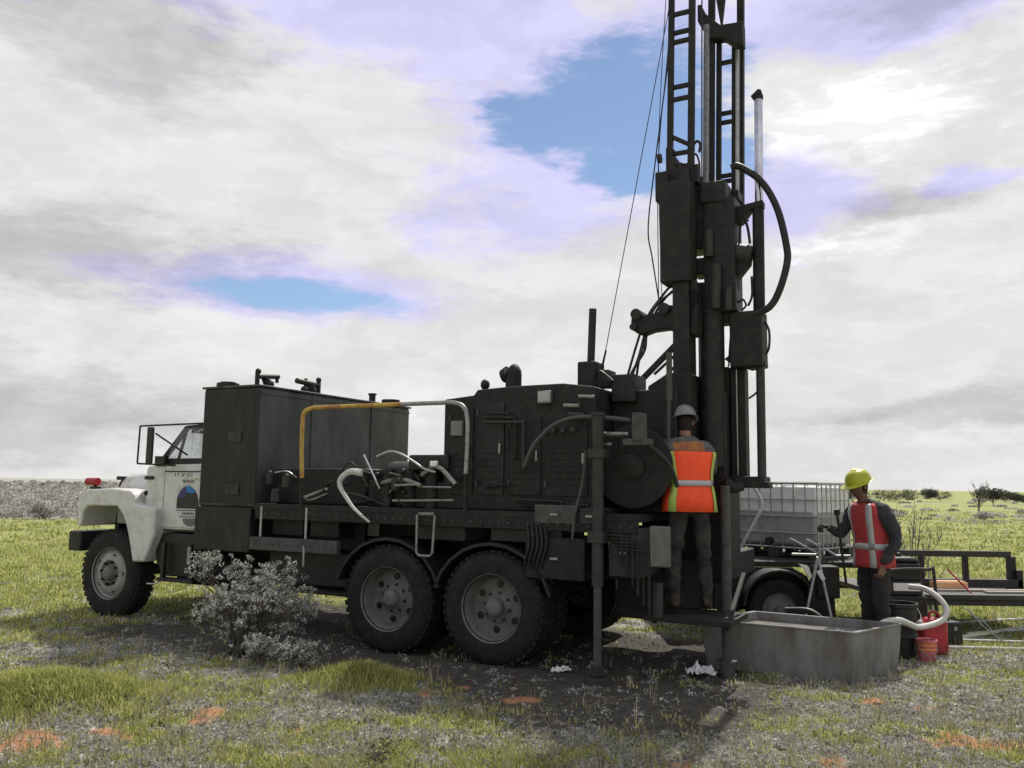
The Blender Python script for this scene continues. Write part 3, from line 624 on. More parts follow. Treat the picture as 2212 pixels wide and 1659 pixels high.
# cab roof, pillars, glass
m = M(); rs = []
for (u, w, i) in ((4.42, 2.33, .30), (4.36, 2.375, .27), (4.2, 2.405, .25), (3.95, 2.41, .24)):
    rs.append([(u, .0 + i, w - .05), (u, i + .03, w), (u, 1.25, w + .02), (u, 2.47 - i, w), (u, 2.5 - i, w - .05)])
m.rings(rs); m.build('cab_roof', WHITE, TRK, .006)
m = M(); m.poly([(3.93, 1.88), (3.99, 1.88), (3.99, 2.36), (3.93, 2.36)], .2, 2.3); m.build('cab_rear_wall', WHITE, TRK)
for v0 in (.185, 2.315):
    m = M(); m.bar((4.80, v0, 1.885), (4.40, v0 + (.05 if v0 < 1 else -.05), 2.35), .05, .055); m.bar((4.40, v0 + (.05 if v0 < 1 else -.05), 2.345), (3.95, v0 + (.05 if v0 < 1 else -.05), 2.365), .05, .05)
    m.bar((4.49, v0, 1.90), (4.40, v0 + (.03 if v0 < 1 else -.03), 2.28), .03, .03); m.box(3.95, 4.82, v0 - .03, v0 + .03, 1.885, 1.965)
    wf = m.build('window_frame', BLACKP, TRK, .004)
    m = M(); m.poly([(4.76, 1.95), (4.42, 2.33), (4.0, 2.35), (4.0, 1.95)], v0 - .003, v0 + .003); m.build('side_window', glass, wf, smooth=False)
m = M(); m.add([(4.80, .22, 1.90), (4.80, 2.28, 1.90), (4.41, 2.24, 2.345), (4.41, .26, 2.345), (4.794, .22, 1.894), (4.794, 2.28, 1.894), (4.404, 2.24, 2.339), (4.404, .26, 2.339)], [(0, 1, 2, 3), (7, 6, 5, 4), (0, 4, 5, 1), (1, 5, 6, 2), (2, 6, 7, 3), (3, 7, 4, 0)]); m.build('windscreen', glass, TRK, smooth=False)
m = M(); m.tube([(4.40 + .02 * 0 + .17 * math.cos(a), .72 + .17 * math.sin(a), 1.98 + .09 * math.cos(a)) for a in [2 * math.pi * k / 16 for k in range(17)]], .013, 6, 2); m.build('steering_wheel', BLACKP, TRK)
m = M(); m.box(4.0, 4.25, .4, 1.0, 1.7, 2.15); m.build('seat', BLACKP, TRK, .03)
m = M(); m.box(4.62, 4.80, .10, .16, 1.87, 1.99); m.build('mirror_bracket', BLACKP, TRK, .006)
# fenders, cowl
for v0, v1 in ((.0, .58), (1.92, 2.5)):
    m = M(); o = [(6.04, 1.10), (6.06, 1.40), (6.02, 1.49), (5.86, 1.565), (5.46, 1.585), (5.08, 1.56), (5.02, 1.50), (4.99, 1.40), (4.62, 1.36), (4.60, 1.06), (4.68, .88), (4.76, .71), (4.965, .70), (5.02, .88), (5.10, 1.10), (5.19, 1.26), (5.31, 1.365), (5.86, 1.36), (5.93, 1.30), (5.97, 1.10)]
    m.poly(o, v0, v1); m.build('fender', WHITE, TRK, .022, 45)
m = M(); m.poly([(4.94, 1.3), (5.05, 1.3), (5.05, 1.60), (4.97, 1.78), (4.93, 1.80)], .2, .6); m.build('cowl_side', WHITE, TRK, .01)
m = M(); m.box(6.0, 6.06, .16, .28, 1.57, 1.60); m.box(6.02, 6.05, .2, .24, 1.60, 1.66); lampb = m.build('turn_signal', BLACKP, TRK)
m = M(); m.cyl((5.99, .22, 1.665), (6.19, .22, 1.665), .05); m.build('red_lens', REDL, lampb)
m = M(); m.box(5.88, 6.0, .5, .62, 1.69, 1.74); m.tube([(5.94, .55, 1.7), (5.94, .5, 1.6)], .012, 6, smooth=False); m.build('hood_latch', BLACKP, TRK, .008)
m = M(); m.tube([(5.12, .42, 1.735), (5.05, .3, 1.73), (5.02, .22, 1.64), (4.98, .18, 1.57), (4.95, .16, 1.53)], .017, 6); m.ball((5.12, .42, 1.735), .035); m.ball((4.95, .14, 1.535), .035); m.build('hood_hinge', BLACKP, TRK)
m = M(); m.box(4.82, 4.98, .115, .13, 1.70, 1.745); m.build('air_vent', BLACKP, TRK, .004)
m = M(); m.box(5.98, 6.22, .02, 2.48, .78, 1.03); m.build('bumper', BLACKP, TRK, .02)
m = M(); m.box(5.9, 5.98, .5, 2.0, .9, 1.3); m.build('radiator_support', BLACKP, TRK, .02)
# inner wheel well, engine bay, step, battery box, fuel tank
m = M(); m.box(4.95, 5.95, .62, 1.88, .95, 1.5); m.build('engine_bay', BLACKP, TRK, .02)
m = M(); m.poly([(4.60, 1.06), (4.5, 1.06), (3.95, 1.06), (3.95, .55), (4.55, .55), (4.68, .7), (4.72, .88)], .12, .65); m.build('battery_box', BLACKP, TRK, .015)
m = M(); m.cyl((4.55, .5, .62), (3.3, .5, .62), .2, n=24); m.build('air_tank', BLACKP, TRK)
m = M(); m.box(3.95, 4.55, .02, .14, .50, .54); m.box(4.0, 4.05, .03, .08, .54, .95); m.box(4.45, 4.5, .03, .08, .54, .95); m.build('cab_step', BLACKP, TRK, .004)
m = M(); m.tube([(4.75, .06, .45), (4.6, .06, .46), (4.52, .06, .50), (4.4, .06, .51)], .009, 6); m.build('cable', HOSEW, TRK)
m = M(); m.cyl((4.28 - .27, .02, .72), (4.28 - .27, .02, .92), .028); m.build('reflector_tube', STEEL, TRK)
# mirror frame
m = M(); pr = .011
for a, b in (((4.70, -.22, 2.34), (4.71, -.22, 1.89)), ((4.70, -.22, 2.34), (4.0, .14, 2.385)), ((4.71, -.22, 1.89), (4.42, .10, 1.875)), ((4.45, -.2, 2.25), (4.26, .13, 2.0))): m.cyl(a, b, pr, n=8)
mf = m.build('mirror_frame', BLACKP, TRK)
m = M(); m.box(4.46, 4.56, -.235, -.20, 1.89, 2.325); m.build('side_mirror', RIG2, mf, .012)
# water tank -------------------------------------------------------
T0, T1, TV = 3.02, 3.90, 3.02
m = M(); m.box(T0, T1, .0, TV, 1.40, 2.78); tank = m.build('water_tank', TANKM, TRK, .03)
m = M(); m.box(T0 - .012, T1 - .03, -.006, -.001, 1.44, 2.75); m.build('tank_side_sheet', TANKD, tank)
m = M()
for v in (.9, 2.1): m.box(T0 - .012, T0, v, v + .03, 1.42, 2.75)
m.box(T0 - .012, T0, .02, TV - .02, 2.70, 2.72); m.build('tank_seam', TANKM, tank)
m = M(); m.box(T0 - .015, T1 + .015, -.02, TV + .02, 2.775, 2.80); m.build('tank_top_rim', TANKM, tank, .006)
m = M(); m.box(3.05, 3.92, -.02, 2.5, .90, 1.40); m.build('tank_subframe', TANKD, TRK, .015)
def nozzle(name, pieces, balls=()):
    mb = M()
    for a, b, r_ in pieces: mb.cyl(a, b, r_, n=10)
    for c, r_ in balls: mb.ball(c, r_, n=10, m=6)
    return mb.build(name, GREASE, tank)
nozzle('spray_nozzle', [((3.1, -.0 + .04, 2.79), (3.1, .04, 2.95), .028), ((3.1, .04, 2.90), (3.1, .38, 2.935), .03), ((3.1, .36, 2.95), (3.1, .36, 2.86), .022), ((3.1, .22, 2.80), (3.1, .16, 2.9), .045)], [((3.1, .05, 2.96), .035), ((3.1, .24, 2.83), .055)])
nozzle('spray_nozzle', [((3.1, 1.10, 2.79), (3.1, 1.10, 2.98), .03), ((3.1, 1.10, 2.91), (3.1, .70, 2.925), .035), ((3.1, .86, 2.97), (3.1, .86, 2.86), .022), ((3.1, .98, 2.80), (3.1, .96, 2.9), .05)], [((3.1, 1.1, 2.98), .035), ((3.1, .84, 2.83), .045), ((3.1, 1.0, 2.84), .05)])
m = M(); m.cyl((3.62, .1, 2.79), (3.62, .1, 2.845), .13, n=20); m.cyl((3.62, .1, 2.845), (3.62, .1, 2.86), .09, n=20); m.build('filler_cap', GREASE, tank)
m = M(); m.cyl((3.1, 2.22, 2.79), (3.1, 2.22, 2.90), .045); m.cyl((3.1, 2.22, 2.90), (3.1, 2.22, 2.92), .06); m.build('breather', GREASE, tank)
m = M(); m.cyl((3.15, 2.72, 2.79), (3.15, 2.72, 2.88), .13, n=18); m.build('hatch', GREASE, tank)
# deck -------------------------------------------------------------
m = M(); m.box(-1.5, 3.03, .0, 2.5, 1.38, 1.45); m.build('deck', RIG, TRK, .006)
m = M(); m.box(1.8, 3.04, -.03, .04, .94, 1.085); m.build('side_beam', GREYP, TRK, .012)
m = M(); m.box(-1.5, 3.0, .0, .05, 1.28, 1.40); m.build('deck_side_rail', RIG, TRK, .008)
for u in (2.9, 2.25): 
    m = M(); m.cyl((u, .0, 1.09), (u, .0, 1.42), .014, n=8); m.build('stanchion', GALV, TRK)
m = M(); m.cyl((2.24, -.03, .80), (2.24, -.03, 1.02), .012, n=8); m.build('stanchion', GALV, TRK)
m = M(); m.box(1.85, 3.0, .25, 2.3, .55, .93); m.build('under_deck_tank', BLACKP, TRK, .03)
m = M(); m.box(1.8, 3.0, .45, .5, .95, 1.38); m.build('toolbox_back', BLACKP, TRK)
for a, b in ((1.95, 2.35), (2.45, 2.9)):
    m = M(); m.box(a, b, .18, .45, 1.10, 1.32); m.build('storage_box', GREASE, TRK, .01)
m = M(); m.tube([(.79, -.04, 1.39), (.79, -.04, 1.02), (.76, -.04, .99), (.63, -.04, .99), (.60, -.04, 1.02), (.58, -.04, 1.39)], .013, 8, smooth=False); m.build('ladder_step', STEEL, TRK)
m = M(); m.box(1.75, 2.75, .1, .9, .50, .54); m.build('lower_shelf', BLACKP, TRK)
# mudguards over the tandem
for u in (1.18, -.03):
    m = M(); pts = [(u + .66 * math.cos(math.pi * k / 12), .53 + .62 * math.sin(math.pi * k / 12)) for k in range(1, 12)]
    inner = [(u + .63 * math.cos(math.pi * k / 12), .53 + .59 * math.sin(math.pi * k / 12)) for k in range(11, 0, -1)]
    m.poly(pts + inner, .0, .62); m.build('mudguard', BLACKP, TRK)
m = M(); m.box(-.75, .0, .05, .6, 1.16, 1.30); m.box(.3, .9, .08, .6, 1.14, 1.30); m.build('guard_bracket', BLACKP, TRK, .01)
# hand rail along the deck
m = M(); m.tube([(2.31, -.03, 1.74), (2.33, -.03, 2.05), (2.335, -.03, 2.36), (2.31, -.03, 2.46), (2.20, -.03, 2.50), (2.08, -.03, 2.505), (1.6, -.03, 2.505), (1.02, -.03, 2.505)], .024, 10, 4); rail = m.build('hand_rail', YELR, TRK)
m = M(); m.tube([(1.02, -.03, 2.505), (.6, -.03, 2.505), (.40, -.03, 2.50), (.28, -.03, 2.45), (.235, -.03, 2.33), (.23, -.03, 2.1), (.24, -.03, 1.80)], .023, 10, 4); m.build('hand_rail', STEEL, TRK)['label'] = 'bare steel length of the hand rail'
m = M(); m.cyl((2.31, -.03, 1.74), (2.31, -.03, 1.45), .02, n=8); m.cyl((.24, -.03, 1.80), (.24, -.03, 1.45), .02, n=8); m.build('rail_foot', RIG, TRK)
m = M()
for k in range(44): u = -1.45 + k * .102; m.cyl((u, -.001, 1.34), (u, -.012, 1.34), .011, n=6)
for k in range(26): m.cyl((3.09, -.006, 1.46 + k * .051), (3.09, -.014, 1.46 + k * .051), .007, n=6)
for k in range(13): m.cyl((1.86 + k * .092, -.03, 1.01), (1.86 + k * .092, -.04, 1.01), .009, n=6)
tag(m.build('bolts', GREYP, TRK, 0, 30), kind='stuff')
for u, w in ((3.35, 2.2), (3.35, 1.6)):
    m = M(); m.box(u - .1, u + .1, -.02, -.006, w - .06, w + .06); m.build('inspection_plate', RIG2, tank, .004)
for k in range(3):
    m = M(); m.cyl((-.64 - k * .1, .07, 2.22), (-.64 - k * .1, .10, 2.22), .028, n=14); m.build('gauge', RIG2, TRK)
# mud pump, hoses, valves between tank and engine ------------------
m = M(); m.box(.55, 1.55, .15, .95, 1.45, 1.72); m.cyl((.62, .55, 1.72), (1.5, .55, 1.72), .22, n=20); m.build('mud_pump', RIG, TRK, .015)
for k in range(3):
    m = M(); u = .75 + k * .27; m.cyl((u, .16, 1.45), (u, .16, 1.80), .075); m.cyl((u, .16, 1.80), (u, .16, 1.84), .095, n=8); m.build('valve_cap', GREASE, TRK)
m = M(); m.cyl((.45, .05, 1.665), (.8, .05, 1.665), .012, n=8); m.cyl((.8, .03, 1.69), (1.12, .03, 1.675), .015, n=8); m.build('discharge_pipe', STEEL, TRK)
m = M(); m.box(.60, .68, -.01, .04, 1.87, 1.925); m.build('gauge', PLAST, TRK, .01)
m = M(); m.cyl((.39, -.005, 1.54), (1.12, -.005, 1.52), .011, n=6); m.build('deck_pipe', STEEL, TRK)
m = M(); m.cyl((.61, -.01, 1.40), (.79, -.01, 1.395), .016, n=6); m.build('deck_pipe', STEEL, TRK)
m = M(); m.box(1.62, 2.9, .2, 2.4, 1.45, 1.85); m.build('rod_bin', RIG, TRK, .02)
m = M(); m.box(.50, .98, .05, .9, 1.83, 1.99); m.build('valve_chest', GREASE, TRK, .02)
m = M(); m.tube([(1.48, -.06, 1.80), (1.60, -.10, 1.81), (1.70, -.12, 1.74), (1.71, -.12, 1.66), (1.62, -.12, 1.54), (1.50, -.12, 1.42), (1.33, -.1, 1.30)], .038, 10, 6, r2=.012); m.build('suction_hose', HOSEW, TRK)
m = M(); m.tube([(1.34, .0, 1.97), (1.17, -.02, 2.02), (1.02, -.02, 1.995), (.85, -.02, 1.91), (.72, -.02, 1.84), (.60, -.02, 1.815)], .012, 8); m.build('grey_hose', GALV, TRK)
m = M(); m.cyl((1.51, .0, 1.99), (1.29, .0, 1.64), .010, n=6); m.build('control_rod', GALV, TRK)
random.seed(11)
for k in range(16):
    u = random.uniform(.1, 2.9); w = random.uniform(1.5, 1.85); L = random.uniform(.2, .6)
    m = M(); m.tube([(u, random.uniform(.02, .2), w), (u - L * .5, random.uniform(0, .15), w + random.uniform(-.1, .15)), (u - L, random.uniform(0, .2), w + random.uniform(-.15, .1))], random.choice((.01, .016, .024)), 6, 4); m.build('hydraulic_line', random.choice((GREASE, HOSEB, RIG2, GREASE, STEEL)), TRK)
for k in range(10):
    u = random.uniform(.2, 2.9); w = random.uniform(1.47, 1.7)
    m = M(); m.cyl((u, .08, w), (u, .08, w + random.uniform(.06, .14)), random.uniform(.025, .05), n=10); m.ball((u, .08, w + .12), .03); m.build('valve', random.choice((GREASE, RIG2)), TRK)
# engine enclosure ---------------------------------------------------
m = M(); m.poly([(.60, 1.45), (.60, 2.555), (.26, 2.585), (.22, 2.64), (-.2, 2.66), (-.72, 2.665), (-1.05, 2.62), (-1.05, 1.45)], .12, 2.1); eng = m.build('engine_enclosure', RIG, TRK, .015)
for (a, b, c, d) in ((.52, .25, 1.6, 2.45), (.20, -.10, 1.6, 2.5), (-.16, -.5, 1.6, 2.35), (-.55, -.98, 1.6, 2.3)):
    m = M(); m.box(b, a, .105, .125, c, d)
    for k in range(6): m.box(b + .04, a - .04, .098, .106, c + .1 + k * .06, c + .12 + k * .06)
    m.build('louvred_panel', RIG if a != .20 else BLACKP, eng, .004)
    m = M(); m.box(b + .03, b + .05, .085, .105, (c + d) / 2 - .05, (c + d) / 2 + .05); m.build('panel_handle', STEEL, eng, .003)
    for hz in (c + .08, d - .12):
        m = M(); m.cyl((a - .004, .098, hz), (a - .004, .098, hz + .06), .010, n=8); m.build('hinge', GREYP, eng)
m = M(); m.box(.36, .49, .07, .11, 2.18, 2.33); m.build('sign_plate', mat('plate_grey', (.17, .17, .165), .5), eng, .004)
m = M(); m.box(-.61, -.49, .05, .12, 2.485, 2.585); m.build('work_lamp', LAMPM, eng, .01)
m = M(); m.box(-.62, -.48, .06, .12, 2.475, 2.595); m.build('lamp_housing', STEEL, eng, .006)
for (u, w, r_) in ((-.75, 2.45, .02), (-.8, 2.36, .03), (-.9, 2.53, .018)):
    m = M(); m.cyl((u, .08, w), (u - .16, .08, w - .01), r_, n=8); m.build('pipe_fitting', STEEL if r_ < .03 else RIG2, eng)
m = M(); m.cyl((.06, .6, 2.6), (.06, .6, 2.80), .085, n=16); m.tube([(.06, .6, 2.78), (.06, .6, 2.86), (.09, .6, 2.89)], .085, 12, 3); m.cyl((.12, .6, 2.85), (.19, .6, 2.83), .09, .07, n=14); m.build('intake_cowl', RIG, TRK)
m = M(); m.cyl((.40, .6, 2.56), (.40, .6, 2.72), .022); m.ball((.40, .6, 2.75), .05, .06); m.build('filler_neck', GREASE, TRK)
m = M(); m.box(-.90, -.70, .5, .75, 2.62, 2.925); m.build('muffler_box', RIG, TRK, .02)
m = M(); m.cyl((-.80, .62, 2.9), (-.82, .62, 3.47), .038, n=16); m.build('exhaust_stack', GREASE, TRK)
m = M(); m.cyl((-.97, .6, 3.04), (-.90, .6, 2.75), .010, .016, n=8); m.build('whip_base', BLACKP, TRK)
m = M(); m.box(-1.04, -.92, .5, .7, 2.66, 2.83); m.build('relay_box', RIG2, TRK, .01)
for k in range(4):
    m = M(); m.tube([(-.92 - .02 * k, .45, 2.68), (-.97, .43, 2.75 + .02 * k), (-1.06 - .02 * k, .42, 2.70)], .012, 6, 4); m.build('cable', HOSEB, TRK)
m = M(); m.box(-1.70, -1.05, .55, 1.9, 1.45, 2.62); m.build('hydraulic_tank', RIG, TRK, .02)
m = M(); m.box(-1.32, -1.08, .45, .8, 2.5, 2.77); m.build('control_box', GREASE, TRK, .015)
m = M(); m.cyl((-1.36, .3, 1.88), (-1.36, 1.0, 1.88), .34, n=36); m.cyl((-1.36, .27, 1.88), (-1.36, .30, 1.88), .38, n=36); m.cyl((-1.36, 1.0, 1.88), (-1.36, 1.03, 1.88), .38, n=36)
hr = m.build('hoist_drum', RIG, TRK, .004, 40)
m = M(); m.lathe((-1.36, .275, 1.88), (0, -1, 0), [(.12, 0), (.12, .03), (.06, .05), (.001, .05)], 20, False); m.build('drum_hub', GREASE, hr)
m = M(); m.tube([(-.40, -.03, 1.87), (-.44, -.04, 1.96), (-.51, -.05, 2.08), (-.60, -.05, 2.17), (-.70, -.05, 2.25), (-.86, -.05, 2.31), (-1.05, -.03, 2.325), (-1.25, .0, 2.31), (-1.42, .05, 2.29)], .021, 9, 6); m.build('rotation_hose', mat('hose_sheen', (.06, .06, .06), .28), TRK)
m = M(); m.cyl((-1.10, .0, 2.17), (-1.42, .0, 2.165), .018, n=8); m.cyl((-1.17, .0, 2.07), (-1.26, .0, 2.075), .018, n=8); m.build('lever_rod', STEEL, TRK)
m = M(); m.box(-1.56, -1.47, -.06, .1, 2.10, 2.35); m.box(-1.62, -1.38, -.05, .1, 2.06, 2.12); m.build('valve_bank', GREYP, TRK, .008)
for k in range(6):
    m = M(); u = -1.13 - k * .06; m.cyl((u, .1, 2.0), (u, .0, 2.13), .008, n=6); m.ball((u, -.005, 2.14), .018, n=8, m=5); m.build('control_lever', BLACKP, TRK)
m = M(); m.tube([(-1.60, .0, 2.06), (-1.70, -.02, 2.0), (-1.80, .0, 1.88), (-1.85, .05, 1.7)], .02, 8); m.build('rotation_hose', HOSEB, TRK)
m = M(); m.tube([(-1.03, -.05, 2.02), (-1.0, -.06, 1.72), (-.93, -.06, 1.45), (-.905, -.06, 1.22)], .014, 8); m.build('grey_hose', GREYP, TRK)
# outrigger jack
m = M(); m.cyl((-1.155, -.07, .82), (-1.155, -.07, 2.33), .052, n=16); m.cyl((-1.155, -.07, 2.33), (-1.155, -.07, 2.36), .065, n=16); m.box(-1.23, -1.08, -.13, .05, 1.20, 1.30); m.box(-1.23, -1.08, -.13, .05, 1.95, 2.03); jk = m.build('outrigger_jack', RIG2, TRK)
m = M(); m.cyl((-1.155, -.07, .1), (-1.155, -.07, .84), .036, n=12); m.build('jack_ram', GREYP, jk)
m = M(); m.cyl((-1.155, -.07, -.02), (-1.155, -.07, .05), .13, .12, n=24); m.cyl((-1.155, -.07, .06), (-1.155, -.07, .14), .06, n=12); m.build('jack_foot', RIG2, jk)
# rear lower boxes and panels
for nm, (a, b, v0, v1, c, d), mt in (('toolbox', (-.92, -.50, -.02, .5, 1.345, 1.52), GREYP), ('toolbox', (-1.16, -.95, -.01, .5, 1.35, 1.50), RIG2), ('control_panel', (-1.79, -1.62, -.03, .05, 1.01, 1.36), mat('panel_grey', (.13, .13, .125), .55, 0, (.09, .088, .08), 12)),
    ('toolbox', (-1.0, -.40, .0, .6, .84, 1.22), RIG), ('rear_beam', (-2.0, -1.25, .95, 2.4, .80, 1.05), RIG), ('toolbox', (-1.52, -1.22, .02, .6, .90, 1.33), RIG2), ('rear_cabinet', (-1.95, -1.2, .98, 1.6, 1.30, 2.05), RIG), ('lower_cabinet', (-1.55, -1.05, .7, 1.7, .45, 1.3), RIG), ('under_deck_frame', (.2, 1.8, .7, .9, .98, 1.38), RIG)):
    m = M(); m.box(a, b, v0, v1, c, d); o = m.build(nm, mt, TRK, .012)
    if nm == 'toolbox':
        q = M(); q.box((a + b) / 2 - .04, (a + b) / 2 + .04, v0 - .018, v0, (c + d) / 2 - .012, (c + d) / 2 + .012); q.build('latch', STEEL, o, .003)
random.seed(23)
def run(u, w, L, D, v, r_, mt):
    q = M(); q.tube([(u, v, w), (u - L * .92, v, w - .01), (u - L, v - .005, w - .03), (u - L, v, w - D)], r_, 7, 5); q.build('hydraulic_line', mt, TRK)
for k in range(3): run(.1 - .0 * k, 2.40 - k * .045, .25 + .09 * k, .35 + .06 * k, .085 - .004 * k, .009 + .003 * (k % 3), (HOSEB, GREASE, RIG2)[k % 3])
for k in range(6): run(-1.22 - k * .02, 1.30 - k * .03, .14 + .03 * k, .30 + .05 * k, -.02, .010 + .003 * (k % 2), (HOSEB, GREASE)[k % 2])
for k in range(8): run(-.35 + .1 * random.random(), 1.56 - k * .01, .5 + .05 * k, .12, .05 + .01 * k, .012, (HOSEB, GREASE, RIG2)[k % 3])
for k in range(5):
    q = M(); u = -.42 - k * .045; q.tube([(u, .0, 1.34), (u - .03, -.02, 1.15), (u + .02, .0, .95), (u - .05, .08, .8)], .013, 7, 5); q.build('hydraulic_line', HOSEB, TRK)

# folding work platform at the rear
m = M()
m.box(-2.25, -2.21, .22, .9, .515, .562); m.box(-1.52, -1.48, .22, .9, .515, .562); m.box(-2.21, -1.52, .22, .26, .515, .562); m.box(-2.21, -1.52, .86, .9, .515, .562)
pf = m.build('work_platform', RIG, TRK, .003)
for k in range(6):
    m = M(); m.box(-2.205, -1.525, .275 + k * .1, .335 + k * .1, .535, .56); m.build('slat', RIG2, pf)
for u in (-2.2, -1.55):
    m = M(); m.bar((u, .30, .5), (u, .98, .90), .035); m.build('platform_brace', RIG, pf)

# mast ---------------------------------------------------------------
def lean(u, w): return u - (w - 4.8) * .018
m = M()
m.bar((lean(-1.575, 4.3), .8, 4.3), (lean(-1.575, 9.4), .8, 9.4), .055, .055)
m.bar((lean(-1.79, 4.3), .8, 4.3), (lean(-1.79, 9.4), .8, 9.4), .060, .060)
mast = m.build('mast_rail', RIG, TRK, .004)
def rail_(u, v, w0, w1, t, nm='mast_rail', mt=None):
    mb = M(); mb.bar((lean(u, w0), v, w0), (lean(u, w1), v, w1), t, t); return mb.build(nm, mt or RIG, TRK, .003)
rail_(-1.86, 1.3, 3.4, 9.4, .065); rail_(-1.93, 1.34, 3.4, 6.45, .05); rail_(-2.06, 1.45, 4.0, 6.4, .04); rail_(-2.12, 1.5, 4.5, 9.4, .07)
rail_(-1.885, 1.0, 4.6, 6.42, .0001 + .05, 'drill_rod', STEEL)
m = M(); m.cyl((lean(-2.09, 4.6), 1.46, 4.6), (lean(-2.09, 6.4), 1.46, 6.4), .03); m.build('hydraulic_tube', GALV, TRK)
def rung(w, a=-1.585, b=-1.79, v=.8, dw=0.0, t=.04):
    mb = M(); mb.bar((lean(a, w), v, w + dw), (lean(b, w), v, w), t, t); mb.build('mast_rung', RIG, TRK, .003)
for w in (9.1, 8.98, 8.5, 8.38, 7.9, 7.78, 7.30, 7.18, 6.78, 6.50, 6.30, 6.20, 5.72, 5.59, 5.02, 4.88): rung(w)
rung(5.08, dw=.13); rung(4.78, t=.06)
for w in (6.17, 5.61, 5.51, 4.93, 4.87): rung(w, -1.93, -2.06, 1.38)
for w in (8.9, 8.3, 7.7, 7.1): rung(w, -1.86, -2.12, 1.4)
for w in (7.9, 8.9):
    m = M(); m.bar((lean(-1.80, w), .8, w), (lean(-1.87, w), 1.3, w), .035); m.build('mast_cross_tie', RIG, TRK)
m = M(); m.poly([(-1.76, 6.80), (-1.80, 6.80), (-1.85, 6.68), (-2.0, 6.52), (-2.23, 6.50), (-2.23, 6.25), (-2.14, 6.27), (-2.03, 6.37), (-1.87, 6.40), (-1.76, 6.62)], 1.22, 1.36); m.build('mast_head_plate', RIG, TRK, .01)
m = M(); m.poly([(-1.88, 7.2), (-2.10, 7.2), (-2.04, 6.82), (-2.0, 6.5), (-1.95, 6.84)], 1.26, 1.32); m.build('gusset_plate', RIG, TRK, .006)
# feed cylinder at the rear of the mast
m = M(); m.cyl((-2.385, 1.1, 4.45), (-2.40, 1.1, 5.58), .040, n=18); m.build('feed_cylinder_rod', CHROME, TRK)
m = M(); m.cyl((-2.40, 1.1, 5.56), (-2.40, 1.1, 5.60), .047, n=18); m.poly([(-2.44, 5.60), (-2.35, 5.57), (-2.33, 5.60), (-2.40, 5.66), (-2.43, 5.65)], 1.07, 1.13); m.build('rod_end', RIG, TRK)
m = M(); m.cyl((-2.365, 1.1, 3.35), (-2.375, 1.1, 4.46), .056, n=18); m.build('feed_cylinder', RIG, TRK)
m = M(); m.cyl((-2.36, 1.1, 1.80), (-2.365, 1.1, 2.88), .042, n=16); m.build('feed_cylinder', RIG2, TRK)
m = M(); m.poly([(-2.16, 4.47), (-2.43, 4.505), (-2.43, 4.44), (-2.32, 4.43), (-2.22, 4.30), (-2.16, 4.30)], 1.04, 1.16); m.build('cylinder_bracket', RIG, TRK, .006)
m = M(); m.tube([(-2.14, 4.87, 0)[0:1] + (1.0, 4.86), (-2.20, 1.0, 4.87), (-2.29, 1.0, 4.81), (-2.40, 1.0, 4.71), (-2.50, 1.0, 4.56), (-2.59, 1.0, 4.33), (-2.65, 1.0, 4.02), (-2.655, 1.0, 3.84), (-2.58, 1.0, 3.58), (-2.48, 1.0, 3.42), (-2.32, 1.0, 3.36)], .034, 12, 6); m.build('mud_hose', HOSEB, TRK)
# rotary head and carriage
m = M(); m.box(-1.815, -1.52, .62, .9, 3.67, 4.68); m.box(-1.60, -1.47, .64, .88, 4.50, 4.80); m.build('carriage', RIG, TRK, .012)
m = M(); m.box(-1.79, -1.56, .70, .95, 4.62, 4.84); m.box(-1.62, -1.55, .74, .86, 4.80, 5.08); m.build('carriage_bracket', RIG, TRK, .01)
m = M(); m.box(-1.66, -1.58, .72, .86, 4.84, 4.96); m.box(-1.72, -1.66, .74, .84, 4.84, 4.90); m.build('carriage_bracket', GREASE, TRK, .006)
m = M(); m.tube([(-1.80, .85, 5.10), (-1.84, .86, 5.14), (-1.87, .86, 5.10), (-1.86, .86, 5.02)], .014, 7); m.tube([(-1.79, .85, 4.98), (-1.83, .85, 5.0), (-1.86, .86, 4.9), (-1.84, .86, 4.78)], .010, 7); m.box(-1.86, -1.80, .8, .9, 4.70, 4.88); m.build('hose_clamp', GREASE, TRK)
m = M(); m.bar((-1.96, 1.3, 4.78), (-2.03, 1.3, 4.66), .03); m.bar((-2.0, 1.3, 4.86), (-1.94, 1.3, 4.74), .022); m.box(-2.16, -2.06, 1.2, 1.4, 4.62, 4.70); m.build('chain_anchor', GREASE, TRK)
m = M(); m.cyl((-1.50, .75, 4.98), (-1.47, .75, 4.98), .05); m.build('pin', GREASE, TRK)
m = M(); m.box(-2.18, -1.87, .92, 1.25, 3.4, 4.55); m.box(-2.10, -1.84, .9, 1.2, 4.5, 4.72); m.box(-1.88, -1.76, .95, 1.2, 3.4, 3.72); m.box(-1.88, -1.74, .95, 1.2, 3.80, 3.97); m.box(-1.88, -1.70, .95, 1.25, 4.06, 4.70); m.box(-1.9, -1.70, .98, 1.2, 4.7, 4.82)
rh = m.build('rotary_head', GREASE, TRK, .02)
m = M(); m.cyl((-2.0, .88, 3.42), (-2.0, .88, 3.86), .055); m.cyl((-2.12, .88, 3.4), (-2.12, .88, 3.62), .035); m.build('motor', RIG2, rh)
m = M(); m.cyl((-1.93, .9, 3.95), (-1.93, .9, 4.22), .05); m.build('motor', RIG2, rh)
m = M(); m.lathe((-2.08, 1.05, 4.02), (-.95, 0, -.28), [(.05, 0), (.075, .04), (.10, .05), (.105, .22), (.09, .24), (.001, .24)], 20); m.build('swivel_motor', RIG2, rh)
